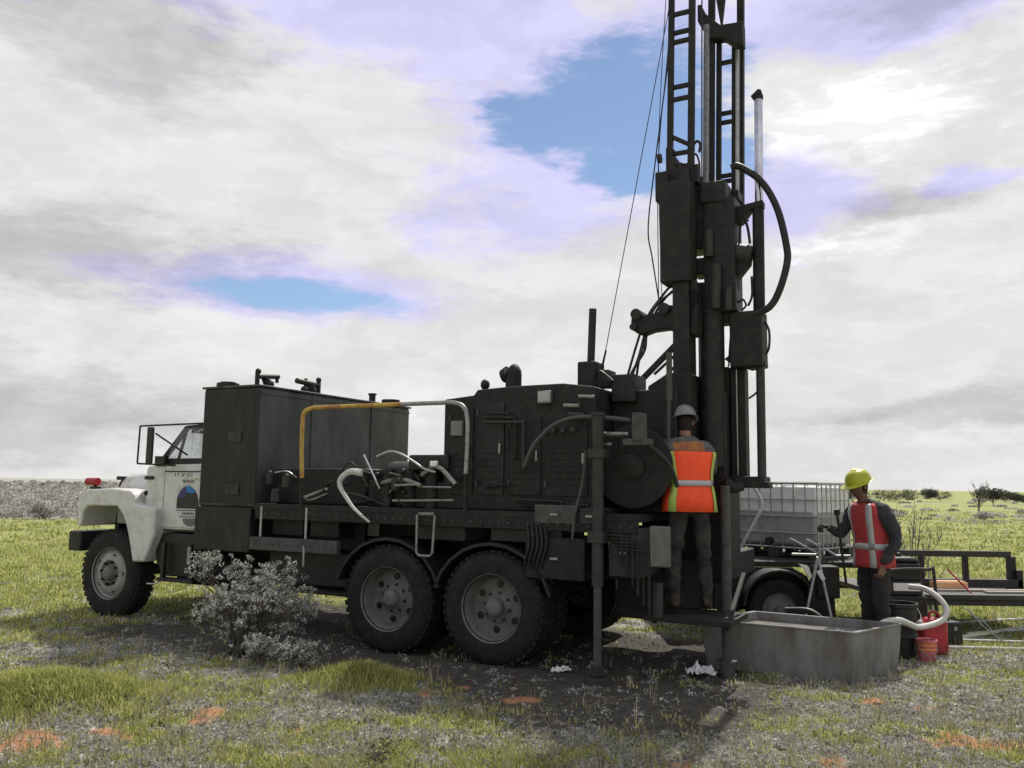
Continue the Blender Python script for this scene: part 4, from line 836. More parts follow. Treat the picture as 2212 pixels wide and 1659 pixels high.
m = M(); m.poly([(-2.15, 4.0), (-2.31, 3.95), (-2.30, 3.87), (-2.19, 3.74), (-2.17, 3.5)], 1.0, 1.12); m.build('hopper_plate', RIG, rh, .006)
m = M(); m.tube([(-2.22, 1.05, 4.30), (-2.25, 1.05, 4.33), (-2.28, 1.05, 4.24), (-2.30, 1.05, 4.08)], .014, 7); m.tube([(-2.20, 1.05, 4.08), (-2.205, 1.05, 4.22), (-2.24, 1.05, 4.33), (-2.29, 1.05, 4.31)], .010, 7); m.tube([(-2.18, 1.05, 3.5), (-2.22, 1.05, 3.53), (-2.25, 1.05, 3.47), (-2.21, 1.05, 3.42)], .010, 7); m.tube([(-2.27, 1.05, 3.46), (-2.31, 1.05, 3.56), (-2.31, 1.05, 3.75)], .012, 7); m.build('hose_bundle', HOSEB, rh)
m = M(); m.box(-1.79, -1.63, .66, .92, 2.0, 3.69); m.box(-1.86, -1.79, .7, .9, 3.15, 3.68); m.poly([(-1.79, 3.2), (-1.86, 3.45), (-1.86, 3.6), (-1.79, 3.6)], .7, .8); m.build('mast_lower_section', RIG, TRK, .012)
m = M(); m.cyl((-1.92, 1.0, 1.9), (-1.92, 1.0, 3.42), .125, n=24); m.build('drill_guide', GREASE, TRK)
m = M(); m.box(-1.86, -1.80, .96, 1.04, 2.0, 3.35); m.build('guide_plate', RIG, TRK)
m = M(); m.box(-2.41, -2.10, .98, 1.25, 2.86, 3.40); m.box(-2.2, -1.95, 1.0, 1.2, 3.30, 3.42); m.build('break_out_table', RIG, TRK, .012)
m = M(); m.poly([(-2.03, 2.95), (-2.10, 2.9), (-2.27, 2.84), (-2.42, 2.87), (-2.42, 2.90), (-2.1, 3.0)], 1.05, 1.2); m.build('table_lip', RIG, TRK)
m = M(); m.tube([(-2.42, 1.1, 3.30), (-2.455, 1.1, 3.2), (-2.45, 1.1, 3.05), (-2.42, 1.1, 2.98)], .012, 7); m.tube([(-2.385, 1.1, 2.85), (-2.34, 1.1, 2.64), (-2.25, 1.1, 2.56)], .010, 7); m.tube([(-2.10, 1.1, 3.3), (-2.075, 1.1, 3.1), (-2.06, 1.1, 2.88)], .008, 6); m.build('hydraulic_line', HOSEB, TRK)
m = M(); m.box(-2.06, -1.99, 1.1, 1.25, 1.8, 2.88); m.box(-2.13, -2.07, 1.12, 1.27, 1.8, 2.88); m.box(-2.21, -2.14, 1.12, 1.28, 1.8, 2.86); m.box(-2.2, -2.0, 1.22, 1.29, 1.8, 2.86); m.build('slide_rails', RIG, TRK, .005)
m = M(); m.cyl((-2.137, 1.09, 1.82), (-2.137, 1.09, 2.85), .009, n=6); m.build('grease_line', STEEL, TRK)
m = M(); m.box(-2.40, -1.96, 1.0, 1.3, 1.70, 1.81); m.box(-2.44, -2.30, 1.02, 1.2, 1.70, 1.76); m.build('mast_foot', RIG, TRK, .01)
m = M(); m.box(-2.06, -1.55, .96, 1.5, .9, 2.62); m.build('derrick_base', RIG, TRK, .02)
m = M(); m.poly([(-1.6, 2.78), (-1.4, 2.66), (-1.4, 2.4), (-1.8, 2.4), (-1.8, 2.78)], .6, 1.1); m.build('pivot_bracket', RIG, TRK, .01)
m = M(); m.cyl((-1.64, .45, 1.9), (-1.66, .45, 2.75), .018); m.cyl((-1.66, .45, 2.5), (-1.66, .45, 2.95), .028); m.build('gas_strut', GREYP, TRK)
# winch arm and hoses
m = M(); m.poly([(-1.24, 3.42), (-1.19, 3.38), (-1.185, 3.32), (-1.24, 3.21), (-1.30, 3.195), (-1.40, 3.225), (-1.55, 3.235), (-1.64, 3.2), (-1.64, 3.46), (-1.52, 3.47), (-1.45, 3.40), (-1.33, 3.385)], .72, .88); wa = m.build('winch_arm', RIG, TRK, .012)
m = M(); m.cyl((-1.25, .68, 3.395), (-1.25, .92, 3.395), .055); m.cyl((-1.535, .68, 3.43), (-1.535, .92, 3.43), .055); m.cyl((-1.22, .68, 3.27), (-1.22, .92, 3.27), .035); m.build('sheave', GREASE, wa)
for k, pts in enumerate(([(-1.62, .8, 3.68), (-1.55, .8, 3.65), (-1.47, .8, 3.56), (-1.37, .8, 3.44), (-1.28, .8, 3.28), (-1.20, .8, 3.05), (-1.125, .78, 2.78)], [(-1.62, .84, 3.66), (-1.50, .84, 3.56), (-1.40, .84, 3.42), (-1.30, .84, 3.24), (-1.235, .84, 3.02), (-1.165, .8, 2.78)],
        [(-1.60, .76, 3.6), (-1.46, .76, 3.5), (-1.36, .78, 3.36), (-1.32, .8, 3.18), (-1.25, .8, 2.98), (-1.215, .8, 2.78)], [(-1.30, .86, 3.2), (-1.28, .86, 3.05), (-1.19, .84, 2.9), (-1.14, .8, 2.78)])):
    m = M(); m.tube(pts, .013, 7, 5); m.build('winch_hose', HOSEB, TRK)
m = M(); m.bar((-1.62, .8, 3.08), (-1.28, .8, 2.76), .05); m.build('mast_strut', RIG, TRK)
m = M(); m.bar((-1.62, .8, 2.985), (-1.40, .8, 2.80), .022); m.bar((-1.62, .84, 2.90), (-1.50, .84, 2.78), .018); m.bar((-1.62, .8, 2.85), (-1.52, .84, 2.83), .02); m.build('mast_strut', RIG, TRK)
# wire ropes
for nm, pts, r_ in (('guy_wire', [(-1.66, .78, 9.3), (-1.46, .76, 5.4), (-.96, .62, 3.02)], .004), ):
    pass
for pts, r_, sm in (([(-1.70, .80, 7.2), (-.965, .60, 3.03)], .0045, False), ([(-1.64, .8, 7.0), (-1.58, .8, 6.15), (-1.42, .8, 4.95), (-1.345, .8, 4.30), (-1.385, .8, 3.98), (-1.44, .8, 3.62), (-1.46, .8, 3.5)], .007, True),
        ([(-1.655, .8, 7.2), (-1.565, .8, 6.13), (-1.455, .8, 4.95), (-1.45, .8, 3.5)], .0045, True), ([(-1.60, .78, 7.4), (-1.47, .78, 5.2), (-1.49, .78, 3.5)], .004, True)):
    m = M(); m.tube(pts, r_, 6, 6, smooth=sm); m.build('wire_rope', WIRE, TRK)
m = M(); m.cyl((-1.87, .9, 4.7), (-1.93, .9, 9.2), .007, n=6); m.build('wire_rope', WIRE, TRK)
# drill string at the borehole
m = M(); m.cyl((-2.08, .79, -.05), (-2.08, .79, 1.72), .048, n=18); ds = m.build('drill_rod', GREYP, TRK)
m = M(); m.cyl((-2.08, .79, -.05), (-2.08, .79, .12), .07, n=20); m.cyl((-2.08, .79, .11), (-2.08, .79, .14), .085, n=20); m.build('casing', GREYP, TRK)
m = M(); m.tube([(-2.06, .85, 1.75), (-2.14, .9, 1.70), (-2.2, .95, 1.72)], .05, 8); m.build('rod_chuck', RIG, TRK)
# lower mast rail seen right of the derrick
m = M(); m.cyl((-1.6, .0 + .25, .55), (-1.6, .25, .85), .05); m.build('tread_step', RIG2, TRK)

# ------------------------------------------------------------------ mud trough
def quad_loop(pts, z): return [(a, b, z) for a, b in pts]
tr = empty('mud_trough', (2.83, 8.3, 0), 0, 'open grey steel mud trough on the ground in front of the right worker', 'trough')
O2 = Vector((2.83, 8.3))
cor = [Vector(p) - O2 for p in ((3.06, 7.75), (3.72, 8.30), (2.53, 8.97), (1.86, 8.39))]
def inset(cs, d):
    c = sum(cs, Vector((0, 0))) / 4; out = []
    for p in cs: q = p - c; out.append(c + q * (1 - d / q.length))
    return out
m = MB(); zt = .445
o0 = inset(cor, .05); o1 = inset(cor, -.01); rim_ = inset(cor, -.022)
outer = [[(p.x, p.y, -.03) for p in o0], [(p.x, p.y, .2) for p in inset(cor, .01)], [(p.x, p.y, zt - .02) for p in o1]]
m.rings(outer, True, False)
m.rings([[(p.x, p.y, zt - .02) for p in o1], [(p.x, p.y, zt - .02) for p in rim_], [(p.x, p.y, zt) for p in rim_], [(p.x, p.y, zt) for p in inset(cor, .025)], [(p.x, p.y, .1) for p in inset(cor, .08)]], False, True)
trb = m.build('trough_shell', GREYST, tr, .008)
m = MB(); c = inset(cor, .06); m.add([(p.x, p.y, .36) for p in c], [(0, 1, 2, 3)]); m.build('drilling_mud', MUD, tr)
m = MB(); a = cor[2]; m.tube([(cor[2].x + .3, cor[2].y - .05, zt + .02), (cor[2].x + .5, cor[2].y - .18, zt + .03), (cor[2].x + .62, cor[2].y - .3, zt - .06)], .03, 8); m.build('inlet_pipe', GREASE, tr)

# ------------------------------------------------------------------ trailer with the water tote
tl = empty('utility_trailer', (2.9, 10.4, 0), 0, 'dark flat trailer with low rails carrying the caged white water tote', 'trailer')
def TL(): return MB()
X0, Y0 = 2.9, 10.4
def bx(mb, x0, x1, y0, y1, z0, z1): return mb.box(x0 - X0, x1 - X0, y0 - Y0, y1 - Y0, z0, z1)
m = TL(); bx(m, 2.0, 4.5, 10.0, 12.0, .80, .865); m.build('upper_bed', BLACKP, tl, .01)
m = TL(); pts = [(2.05, .32), (2.05, .80), (3.25, .80), (3.42, .70), (3.50, .55), (3.50, .32)]; m.poly([(a - X0, b) for a, b in pts], 9.96 - Y0, 10.0 - Y0); m.build('side_panel', BLACKP, tl, .01)
for x in (2.35, 2.45):
    m = TL(); bx(m, x, x + .02, 9.94, 9.96, .35, .78); m.build('panel_rib', RIG2, tl)
m = TL(); pts = [(3.02 + .42 * math.cos(math.pi * k / 12), .40 + .40 * math.sin(math.pi * k / 12)) for k in range(13)] + [(3.02 + .39 * math.cos(math.pi * k / 12), .40 + .37 * math.sin(math.pi * k / 12)) for k in range(12, -1, -1)]
m.poly([(a - X0, b) for a, b in pts], 9.66 - Y0, 9.96 - Y0); m.build('wheel_fender', BLACKP, tl, .006)
for yy in (9.72, 11.9):
    m = TL(); m.lathe((3.02 - X0, yy - Y0, .345), (0, 1, 0), [(.19, .01), (.21, 0), (.29, -.015), (.335, .01), (.35, .05), (.35, .15), (.335, .19), (.29, .215), (.2, .2)], 40, False); w_ = m.build('wheel', RUBBER, tl)
    m = TL(); m.lathe((3.02 - X0, yy - Y0, .345), (0, 1, 0), [(.2, .0), (.205, -.01), (.19, .03), (.15, .045), (.11, .02), (.05, .015), (.045, -.03), (.001, -.03)], 30, False); m.build('rim', RIM, w_)
m = TL(); bx(m, 4.4, 6.5, 10.2, 11.9, .43, .49); m.build('lower_bed', RIG2, tl, .008)
m = TL(); bx(m, 4.4, 6.45, 10.9, 11.0, .50, .60); m.build('frame_beam', RIG2, tl, .006)
m = TL(); bx(m, 4.35, 6.36, 10.97, 11.03, .87, .945); m.build('top_rail', RIG2, tl, .006)
for x in (4.45, 5.20, 5.76, 6.32):
    m = TL(); bx(m, x, x + (.05 if x < 6 else .09), 10.96, 11.04, .43, .88); m.build('rail_post', BLACKP if x > 5 else RIG2, tl, .005)
m = TL(); bx(m, 6.38, 6.46, 10.9, 11.1, .42, .72); m.build('tail_light_box', BLACKP, tl, .01)
for y in (10.25, 11.85):
    m = TL(); bx(m, 4.4, 6.5, y, y + .06, .36, .43); m.build('frame_beam', RIG2, tl, .006)
for k, (x0, x1, y0, y1) in enumerate(((4.85, 6.45, 10.5, 10.62), (4.9, 6.1, 10.65, 10.75), (5.7, 6.6, 10.35, 10.45))):
    pk = MB(); pk.box(0, x1 - x0, 0, y1 - y0, 0, .022); o = pk.build('plank', WOOD, None, .003); o.location = (x0, y0, .492); o.rotation_euler = (0, 0, (.03, -.04, .06)[k])
    tag(o, ('long pale plank lying on the trailer bed, nearest the steel rail front', 'shorter pale plank behind the long plank on the trailer bed', 'pale plank sticking out over the rear end of the trailer bed')[k], 'plank', 'planks on the trailer bed')
pk = MB(); pk.box(-.19, .19, -.1, .1, 0, .07); pk.box(-.17, .17, -.08, .08, .07, .085); o = pk.build('orange_box', TAN, None, .006); o.location = (5.42, 10.72, .515); tag(o, 'pale orange flat box on the low trailer bed behind the pump', 'box')

# tote: pallet, bottle, cage, turned 45 degrees
ib = empty('water_tote', (3.66, 10.25, .866), R(-45 + 90), 'white plastic water tote in a wire cage on the trailer', 'water tote')
LX, LY = 1.0, 1.2        # local x to the right-back, local y to the left-back
m = MB(); m.box(0, LX, 0, LY, .10, .13)
for a in (0, .43, .86):
    m.box(0, LX, a * LY / .98, a * LY / .98 + .12, 0, .03); 
    for b in (0, .42, .84): m.box(b, b + .14, a * LY / .98, a * LY / .98 + .12, .03, .10)
m.build('pallet', GREYP, ib, .006)
m = MB(); m.box(.028, LX - .028, .028, LY - .028, .133, .60); m.build('filled_part', mat('filled_plastic', (.36, .365, .36), .4, 0, (.28, .28, .275), 3), ib, .05)
m = MB(); m.box(.03, LX - .03, .03, LY - .03, .50, .86); m.cyl((LX / 2, LY / 2, .86), (LX / 2, LY / 2, .90), .11, n=20); m.build('bottle', PLAST, ib, .06)
def cbar(a, b, r_=.009):
    q = MB(); q.cyl(a, b, r_, n=6); return q.build('cage_bar', GALV, ib)
HT = .90
for k in range(9):
    y_ = LY * k / 8
    for x_ in (0, LX): cbar((x_, y_, .1), (x_, y_, HT))
for k in range(1, 8):
    x_ = LX * k / 8
    for y_ in (0, LY): cbar((x_, y_, .1), (x_, y_, HT))
for z_, r_ in ((.12, .012), (.30, .009), (.50, .009), (.70, .009), (HT, .016)):
    for a, b in (((0, 0), (LX, 0)), ((LX, 0), (LX, LY)), ((LX, LY), (0, LY)), ((0, LY), (0, 0))): cbar((a[0], a[1], z_), (b[0], b[1], z_), r_)
cbar((0, LY * .38, HT), (LX, LY * .38, HT), .014); cbar((0, LY * .68, HT), (LX, LY * .68, HT), .014)
m = MB(); m.cyl((-.02, .6, .2), (-.09, .6, .19), .045); m.cyl((-.09, .6, .22), (-.09, .6, .14), .035); m.build('outlet_valve', BLACKP, ib)
# dark hose and frames in front of the tote
m = MB(); m.tube([(2.62, 9.98, .86), (2.68, 9.95, 1.05), (2.82, 9.95, 1.30), (2.92, 9.97, 1.52), (2.85, 10.1, 1.74)], .018, 8); o = m.build('standpipe_hose', GALV, None); tag(o, 'thin grey hose rising in front of the tote beside the mast foot', 'hose')
# pipe stand between trough and tote
ps = empty('folding_stand', (3.3, 9.55, 0), 0, 'bare galvanised folding stand with slanting pipes behind the trough, left of the right worker', 'stand')
m = MB(); m.cyl((-.20, 0, 1.15), (.11, 0, .99), .013); m.cyl((.0, .05, 1.14), (.13, .05, 1.07), .013); m.cyl((.17, -.02, 1.05), (.30, .0, .97), .014); m.cyl((.30, 0, .97), (.46, 0, .97), .014); m.cyl((-.18, .02, .98), (.12, .02, .975), .014); m.cyl((.12, 0, 1.1), (.12, 0, .92), .016); m.build('pipe_arm', GALV, ps)
for a, b in (((.10, 0, .95), (-.17, -.12, .0)), ((.12, .05, .95), (.22, -.2, 0)), ((.12, .05, .95), (.15, .35, 0))):
    m = MB(); m.cyl(a, b, .016); m.build('leg', GALV, ps)
m = MB(); m.poly([(-.12, .88), (-.02, .86), (.03, .74), (.0, .72), (-.06, .82)], -.02, .0); m.poly([(.07, .80), (.12, .82), (.17, .72), (.13, .70)], -.03, -.01); m.build('bracket', PLAST, ps, .003)
m = MB(); m.box(.02, .32, .1, .35, .18, .62); m.box(.10, .36, .05, .3, .5, .85); m.build('motor_block', GREASE, ps, .02)
# pump
pu = empty('portable_pump', (4.38, 9.75, 0), 0, 'black portable engine pump with a white stripe, right of the right worker', 'pump')
m = MB(); m.box(-.22, .22, -.2, .2, .10, .55); m.build('engine_block', GREASE, pu, .03)
m = MB(); m.box(-.20, .17, -.19, .19, .70, .90); m.poly([(-.20, .9), (-.15, .96), (.12, .96), (.17, .9)], -.17, .17); m.build('fuel_tank', BLACKP, pu, .03)
m = MB(); m.box(-.16, .14, -.21, -.185, .60, .685); m.build('white_plate', PLAST, pu, .004)
m = MB(); m.box(-.19, .18, -.18, .18, .55, .71); m.build('cover', RIG2, pu, .02)
for y in (-.25, .25):
    m = MB(); m.tube([(-.28, y, .0), (-.28, y, .72), (-.24, y, .82), (.2, y, .84), (.27, y, .78), (.29, y, .0)], .018, 8, 4); m.build('frame_tube', RIG2, pu)
m = MB(); m.box(-.28, .29, -.26, .26, .02, .06); m.build('skid', RIG2, pu)
m = MB(); m.cyl((-.22, -.1, .62), (-.32, -.14, .66), .05); m.cyl((-.32, -.14, .66), (-.33, -.14, .8), .04); m.build('suction_port', GREYP, pu)
m = MB(); m.ball((.0, .0, .97), .035); m.build('filler_cap', BLACKP, pu)
# barrel
br = empty('black_barrel', (4.03, 9.02, 0), 0, 'open black plastic half barrel standing behind the right end of the trough', 'barrel')
m = MB(); m.lathe((0, 0, 0), (0, 0, 1), [(.14, .0), (.16, .02), (.165, .2), (.175, .21), (.175, .24), (.168, .25), (.178, .5), (.19, .51), (.19, .545), (.175, .545), (.16, .3), (.14, .05)], 32, True); m.build('shell', BLACKP, br, 0)
m = MB(); m.tube([(-.19, 0, .5), (-.17, -.12, .40), (0, -.2, .34), (.17, -.12, .40), (.19, 0, .5)], .006, 6); m.build('handle', STEEL, br)
# pale hose loop
m = MB(); m.tube([(4.30, 9.35, .67), (4.42, 9.25, .66), (4.50, 9.1, .58), (4.52, 9.0, .47), (4.44, 8.95, .38), (4.30, 8.9, .34), (4.10, 8.75, .34), (3.96, 8.62, .385), (3.80, 8.52, .44), (3.62, 8.45, .42), (3.5, 8.4, .33)], .030, 12, 6); o = m.build('pale_suction_hose', HOSEW, None); tag(o, 'thick pale hose curving from the pump round the black barrel', 'hose')
# cans
def jerry(loc, rz, mt, label, s=1.0, h=.37):
    r_ = empty('jerrycan', (loc[0], loc[1], gh(*loc)), rz, label, 'jerrycan', 'jerrycans beside the trough')
    m = MB(); m.poly([(-.14, 0), (.14, 0), (.14, h * .86), (.10, h), (-.05, h), (-.14, h * .72)], -.085, .085); m.build('body', mt, r_, .025)
    m = MB(); m.tube([(-.02, 0, h), (-.01, 0, h + .05), (.06, 0, h + .055), (.11, 0, h - .01)], .014, 8); m.build('handle', mt, r_)
    m = MB(); m.cyl((-.11, 0, h * .80), (-.135, 0, h * .92), .03); m.build('cap', PLAST, r_, .004)
    return r_
jerry((4.46, 9.22), R(8), RED, 'red plastic jerrycan with a white cap, standing right of the black barrel')
jerry((4.28, 9.50), R(-20), PINK, 'faded red jerrycan behind the red one, between barrel and pump')
bk = empty('faded_bucket', (4.17, 9.02, gh(4.17, 9.02)), 0, 'small faded red bucket with orange stripes left of the red jerrycan', 'bucket')
bk.location = (4.22, 9.0, gh(4.22, 9.0)); bk.location.x = 4.20; bk.location.y = 8.80
m = MB(); m.lathe((0, 0, 0), (0, 0, 1), [(.075, 0), (.095, .21), (.102, .212), (.102, .225), (.09, .225), (.072, .02)], 26); m.build('shell', PINK, bk)
for z in (.125, .165, .2):
    m = MB(); r_ = .075 + z / .21 * .02 + .002; m.lathe((0, 0, z), (0, 0, 1), [(r_, 0), (r_ + .003, .005), (r_ + .003, .013), (r_, .018)], 26, False); m.build('orange_stripe', ORNG, bk)
m = MB(); m.tube([(-.095, 0, .21), (-.08, -.05, .12), (0, -.09, .07), (.08, -.05, .12), (.095, 0, .21)], .004, 6); m.build('handle', STEEL, bk)
cs_ = empty('black_case', (4.86, 9.75, gh(4.86, 9.75)), R(12), 'black plastic tool case on the ground right of the red jerrycan', 'case')
m = MB(); m.box(-.16, .16, -.1, .1, 0, .26); m.build('body', BLACKP, cs_, .02)
m = MB(); m.tube([(-.06, -.0, .26), (-.05, 0, .30), (.05, 0, .30), (.06, 0, .26)], .01, 6, smooth=False); m.build('handle', BLACKP, cs_)
m = MB(); m.box(-.08, -.04, -.108, -.1, .17, .21); m.box(.04, .08, -.108, -.1, .17, .21); m.build('latch', STEEL, cs_)
# rods and sticks on the ground right
def rod(a, b, r_, mt, label, z=.03, nm='ground_rod'):
    q = MB(); A = Vector((a[0], a[1], gh(*a) + z)); B = Vector((b[0], b[1], gh(*b) + z)); mid = (A + B) / 2
    q.cyl(A - mid, B - mid, r_, n=10); o = q.build(nm, mt, None); o.location = mid
    return tag(o, label, 'pipe', 'pipes lying right of the jerrycans')
PALE = mat('pale_pipe', (.55, .55, .52), .5, 0, (.38, .37, .34), 6)
rod((4.75, 9.45), (5.75, 9.30), .016, PALE, 'thin white pipe on the ground, nearest the camera right of the red jerrycan')
rod((5.0, 9.95), (6.7, 11.0), .028, mat('yellowed_pipe', (.50, .50, .30), .5, 0, (.42, .42, .38), 4), 'thick yellowish white pipe slanting away beside the black case')
rod((5.4, 10.3), (6.6, 10.75), .016, PALE, 'thin grey-white pipe behind the thick yellowish one')
rod((5.7, 11.2), (7.1, 11.6), .02, GALV, 'galvanised pipe lying farthest back below the end of the trailer')
rod((4.9, 9.9), (6.0, 9.85), .014, GALV, 'thin galvanised pipe lying between the white one and the yellowish one')
m = MB(); m.tube([(5.25, 9.95, .35), (5.32, 9.8, .2), (5.45, 9.65, .06)], .008, 6); m.tube([(5.2, 10.0, .38), (5.28, 9.9, .30), (5.36, 9.8, .22), (5.40, 9.72, .1)], .006, 6); o = m.build('loose_rope', STEEL, None); tag(o, 'thin loose cable trailing onto the pipes right of the black case', 'cable')
m = MB(); m.cyl((5.35, 10.6, .75), (5.55, 10.3, .42), .010, n=8); o = m.build('red_stick', RED, None); tag(o, 'thin red stick leaning on the trailer bed beside the pale orange box', 'stick')
# crumpled pale sacks and debris by the borehole
def sack(loc, rx, ry, h, label, rz=0):
    q = MB(); n = 15; V_ = []; F_ = []; random.seed(int(loc[0] * 100))
    for a in range(n):
        for b in range(n):
            x = (a / (n - 1) - .5) * 2; y = (b / (n - 1) - .5) * 2; p_ = Vector((x * 3.1 + loc[0] * 7, y * 3.1, 1.7)); k_ = 1 + .5 * mnoise.noise(Vector((math.atan2(y, x) * 1.3, 2, loc[0])))
            V_.append((x * rx * k_ + .02 * mnoise.noise(p_ * 2), y * ry * k_ + .02 * mnoise.noise(p_ * 2.3), max(0, h * (.9 - x * x * .4 - y * y * .4) * (.5 + 1.3 * abs(mnoise.noise(p_))) + .02 * mnoise.noise(p_ * 3.1))))
    for a in range(n - 1):
        for b in range(n - 1):
            if math.hypot(a - 7, b - 7) < 7.6: F_.append((a * n + b, (a + 1) * n + b, (a + 1) * n + b + 1, a * n + b + 1))
    q.add(V_, F_)
    o = q.build('crumpled_sack', PLAST, None, 0, 25); sd3 = o.modifiers.new('solid', 'SOLIDIFY'); sd3.thickness = .004; o.location = (loc[0], loc[1], gh(*loc)); o.rotation_euler = (0, 0, rz); return tag(o, label, 'sack', 'crumpled pale sacks on the ground')
sack((1.74, 7.98), .13, .11, .12, 'crumpled white sack on the ground at the left end of the trough', .6)
sack((.50, 8.12), .09, .05, .06, 'small crumpled white rag on the dark ground right of the rear wheels', .2)

# ------------------------------------------------------------------ people
def skin_mesh(verts, edges, root, sub=2):
    names = list(verts); me = bpy.data.meshes.new('tmp_skin'); me.from_pydata([verts[k][0] for k in names], [(names.index(a), names.index(b)) for a, b in edges], [])
    o = bpy.data.objects.new('tmp_skin', me); COL.objects.link(o)
    md = o.modifiers.new('skin', 'SKIN'); md.use_smooth_shade = True; md.branch_smoothing = .6
    for i, k in enumerate(names):
        sv = me.skin_vertices[0].data[i]; sv.radius = verts[k][1] if isinstance(verts[k][1], tuple) else (verts[k][1],) * 2; sv.use_root = (k == root)
    s_ = o.modifiers.new('sub', 'SUBSURF'); s_.levels = sub; s_.render_levels = sub
    dg = bpy.context.evaluated_depsgraph_get(); ev = o.evaluated_get(dg); m2 = bpy.data.meshes.new_from_object(ev)
    out = ([tuple(v.co) for v in m2.vertices], [tuple(p.vertices) for p in m2.polygons])
    bpy.data.objects.remove(o); bpy.data.meshes.remove(m2); bpy.data.meshes.remove(me); return out
def head_shape(mb, c, look, face_mi, hair_mi, eye_mi):
    """head with jaw, nose, ears, eyes; c = centre of the head, look = unit direction of the face"""
    f = Vector(look).normalized(); r = f.cross(Vector((0, 0, 1))).normalized(); u = r.cross(f)
    n, mm = 20, 14; rs = []
    for j in range(mm + 1):
        t_ = -math.pi / 2 + math.pi * j / mm; z = math.sin(t_); rr = max(math.cos(t_), .02) ** .85; ring = []
        for i in range(n):
            a = 2 * math.pi * i / n; x = math.cos(a) * rr * .075; y = math.sin(a) * rr * .095
            if z < -.1: x *= 1 + z * .30; y = y * (1 + z * .18) + (.012 if math.sin(a) > 0 else 0) * -z
            if math.sin(a) > .9 and -.35 < z < .12: y += .020 * (1 - abs(z + .14) / .27)
            if math.sin(a) > .6 and .0 < z < .25: y -= .006
            ring.append(Vector(c) + r * x + f * y + u * (z * .118))
        rs.append(ring)
    b0 = len(mb.mi); mb.mat(face_mi).rings(rs)
    for q, fc in enumerate(mb.f[b0:]):
        cc_ = sum((Vector(mb.v[i]) for i in fc), Vector()) / len(fc) - Vector(c)
        if cc_.dot(f) < .02 - .25 * max(0, -(cc_.dot(u) + .03)) and cc_.dot(u) > -.085: mb.mi[b0 + q] = hair_mi
    for s_ in (-1, 1):
        mb.mat(face_mi).ball(Vector(c) + r * (s_ * .077) - f * .005, .010, .032, 8, 5, .02)
        mb.mat(eye_mi).ball(Vector(c) + r * (s_ * .031) + f * .083 + u * .012, .010, .007, 8, 5)
    mb.mat(eye_mi).obox(Vector(c) + f * .094 - u * .055, (.045, .006, .008), Matrix((r, f, u)).transposed())
def hand(mb, wrist, d, palm_n, mi, curl=.9, s=1.0):
    """palm and five separate curled fingers; d = direction of the hand, palm_n = palm side"""
    d = Vector(d).normalized(); nrm = Vector(palm_n); nrm = (nrm - d * nrm.dot(d)).normalized(); side = d.cross(nrm)
    W_ = Vector(wrist); mb.mat(mi)
    rs = []
    for (q, w_, h_) in ((0, .026, .020), (.03, .036, .019), (.065, .042, .017), (.092, .040, .014)):
        rs.append(mb.ring(W_ + d * q * s, side, nrm, 10, w_ * s, h_ * s))
    mb.rings(rs)
    for k, (off, L) in enumerate(((.030, .068), (.011, .078), (-.009, .073), (-.028, .058))):
        b = W_ + d * .085 * s + side * off * s; pts = [b]; a = 0
        for seg in (.42, .33, .25):
            a += curl * .8; b = b + (d * math.cos(a) + nrm * math.sin(a)) * L * seg * s; pts.append(b)
        mb.tube(pts, .0095 * s, 7, 3, r2=.0075 * s)
    b = W_ + d * .028 * s + side * .032 * s; p1 = b + (d * .5 + side * .7 + nrm * .3).normalized() * .034 * s; p2 = p1 + (d * .8 + side * .1 + nrm * .6).normalized() * .030 * s
    mb.tube([b, p1, p2], .0115 * s, 7, 3, r2=.009 * s)
def helmet(parent, c, look, mt, tilt=0.0):
    f = Vector(look).normalized(); r = f.cross(Vector((0, 0, 1))).normalized(); u = r.cross(f)
    m = MB(); rs = []; C = Vector(c) + u * .032
    for (z, q) in ((-.005, 1.0), (.02, .995), (.05, .95), (.08, .83), (.10, .66), (.113, .44), (.119, .18), (.120, .01)): rs.append(m.ring(C + u * z, r, f, 28, .112 * q, .135 * q))
    m.rings(rs, False, False); inner = [m.ring(C + u * z, r, f, 28, .107 * q, .130 * q) for (z, q) in ((-.004, 1.0), (.05, .94), (.095, .62), (.113, .01))]; m.rings(inner, False, False)
    o = m.build('helmet', mt, parent, 0, 60)
    m = MB(); pts_o, pts_i = [], []
    for i in range(33):
        a = 2 * math.pi * i / 32; e = .016 + (.050 * max(math.sin(a), 0) ** 1.5)
        dv = r * math.cos(a) * 1 + f * math.sin(a)
        pts_o.append(C + r * math.cos(a) * (.112 + e) + f * math.sin(a) * (.135 + e) - u * (.010 + e * .15)); pts_i.append(C + r * math.cos(a) * .106 + f * math.sin(a) * .129 - u * .004)
    vs = pts_i[:32] + pts_o[:32] + [p - u * .005 for p in pts_i[:32]] + [p - u * .005 for p in pts_o[:32]]; fs = []
    for i in range(32):
        j = (i + 1) % 32; fs += [(i, j, 32 + j, 32 + i), (64 + i, 96 + i, 96 + j, 64 + j), (32 + i, 32 + j, 96 + j, 96 + i)]
    m.add(vs, fs); m.build('brim', mt, o, 0, 60)
    m = MB()
    for s_ in (-.025, 0, .025): m.tube([C + r * s_ + f * (.10 * math.cos(a)) + u * (.012 + .108 * math.sin(a)) for a in (.5, .9, 1.3, 1.57, 1.9, 2.3, 2.7)], .006, 6, 3)
    m.build('ridge', mt, o, 0, 60); return o
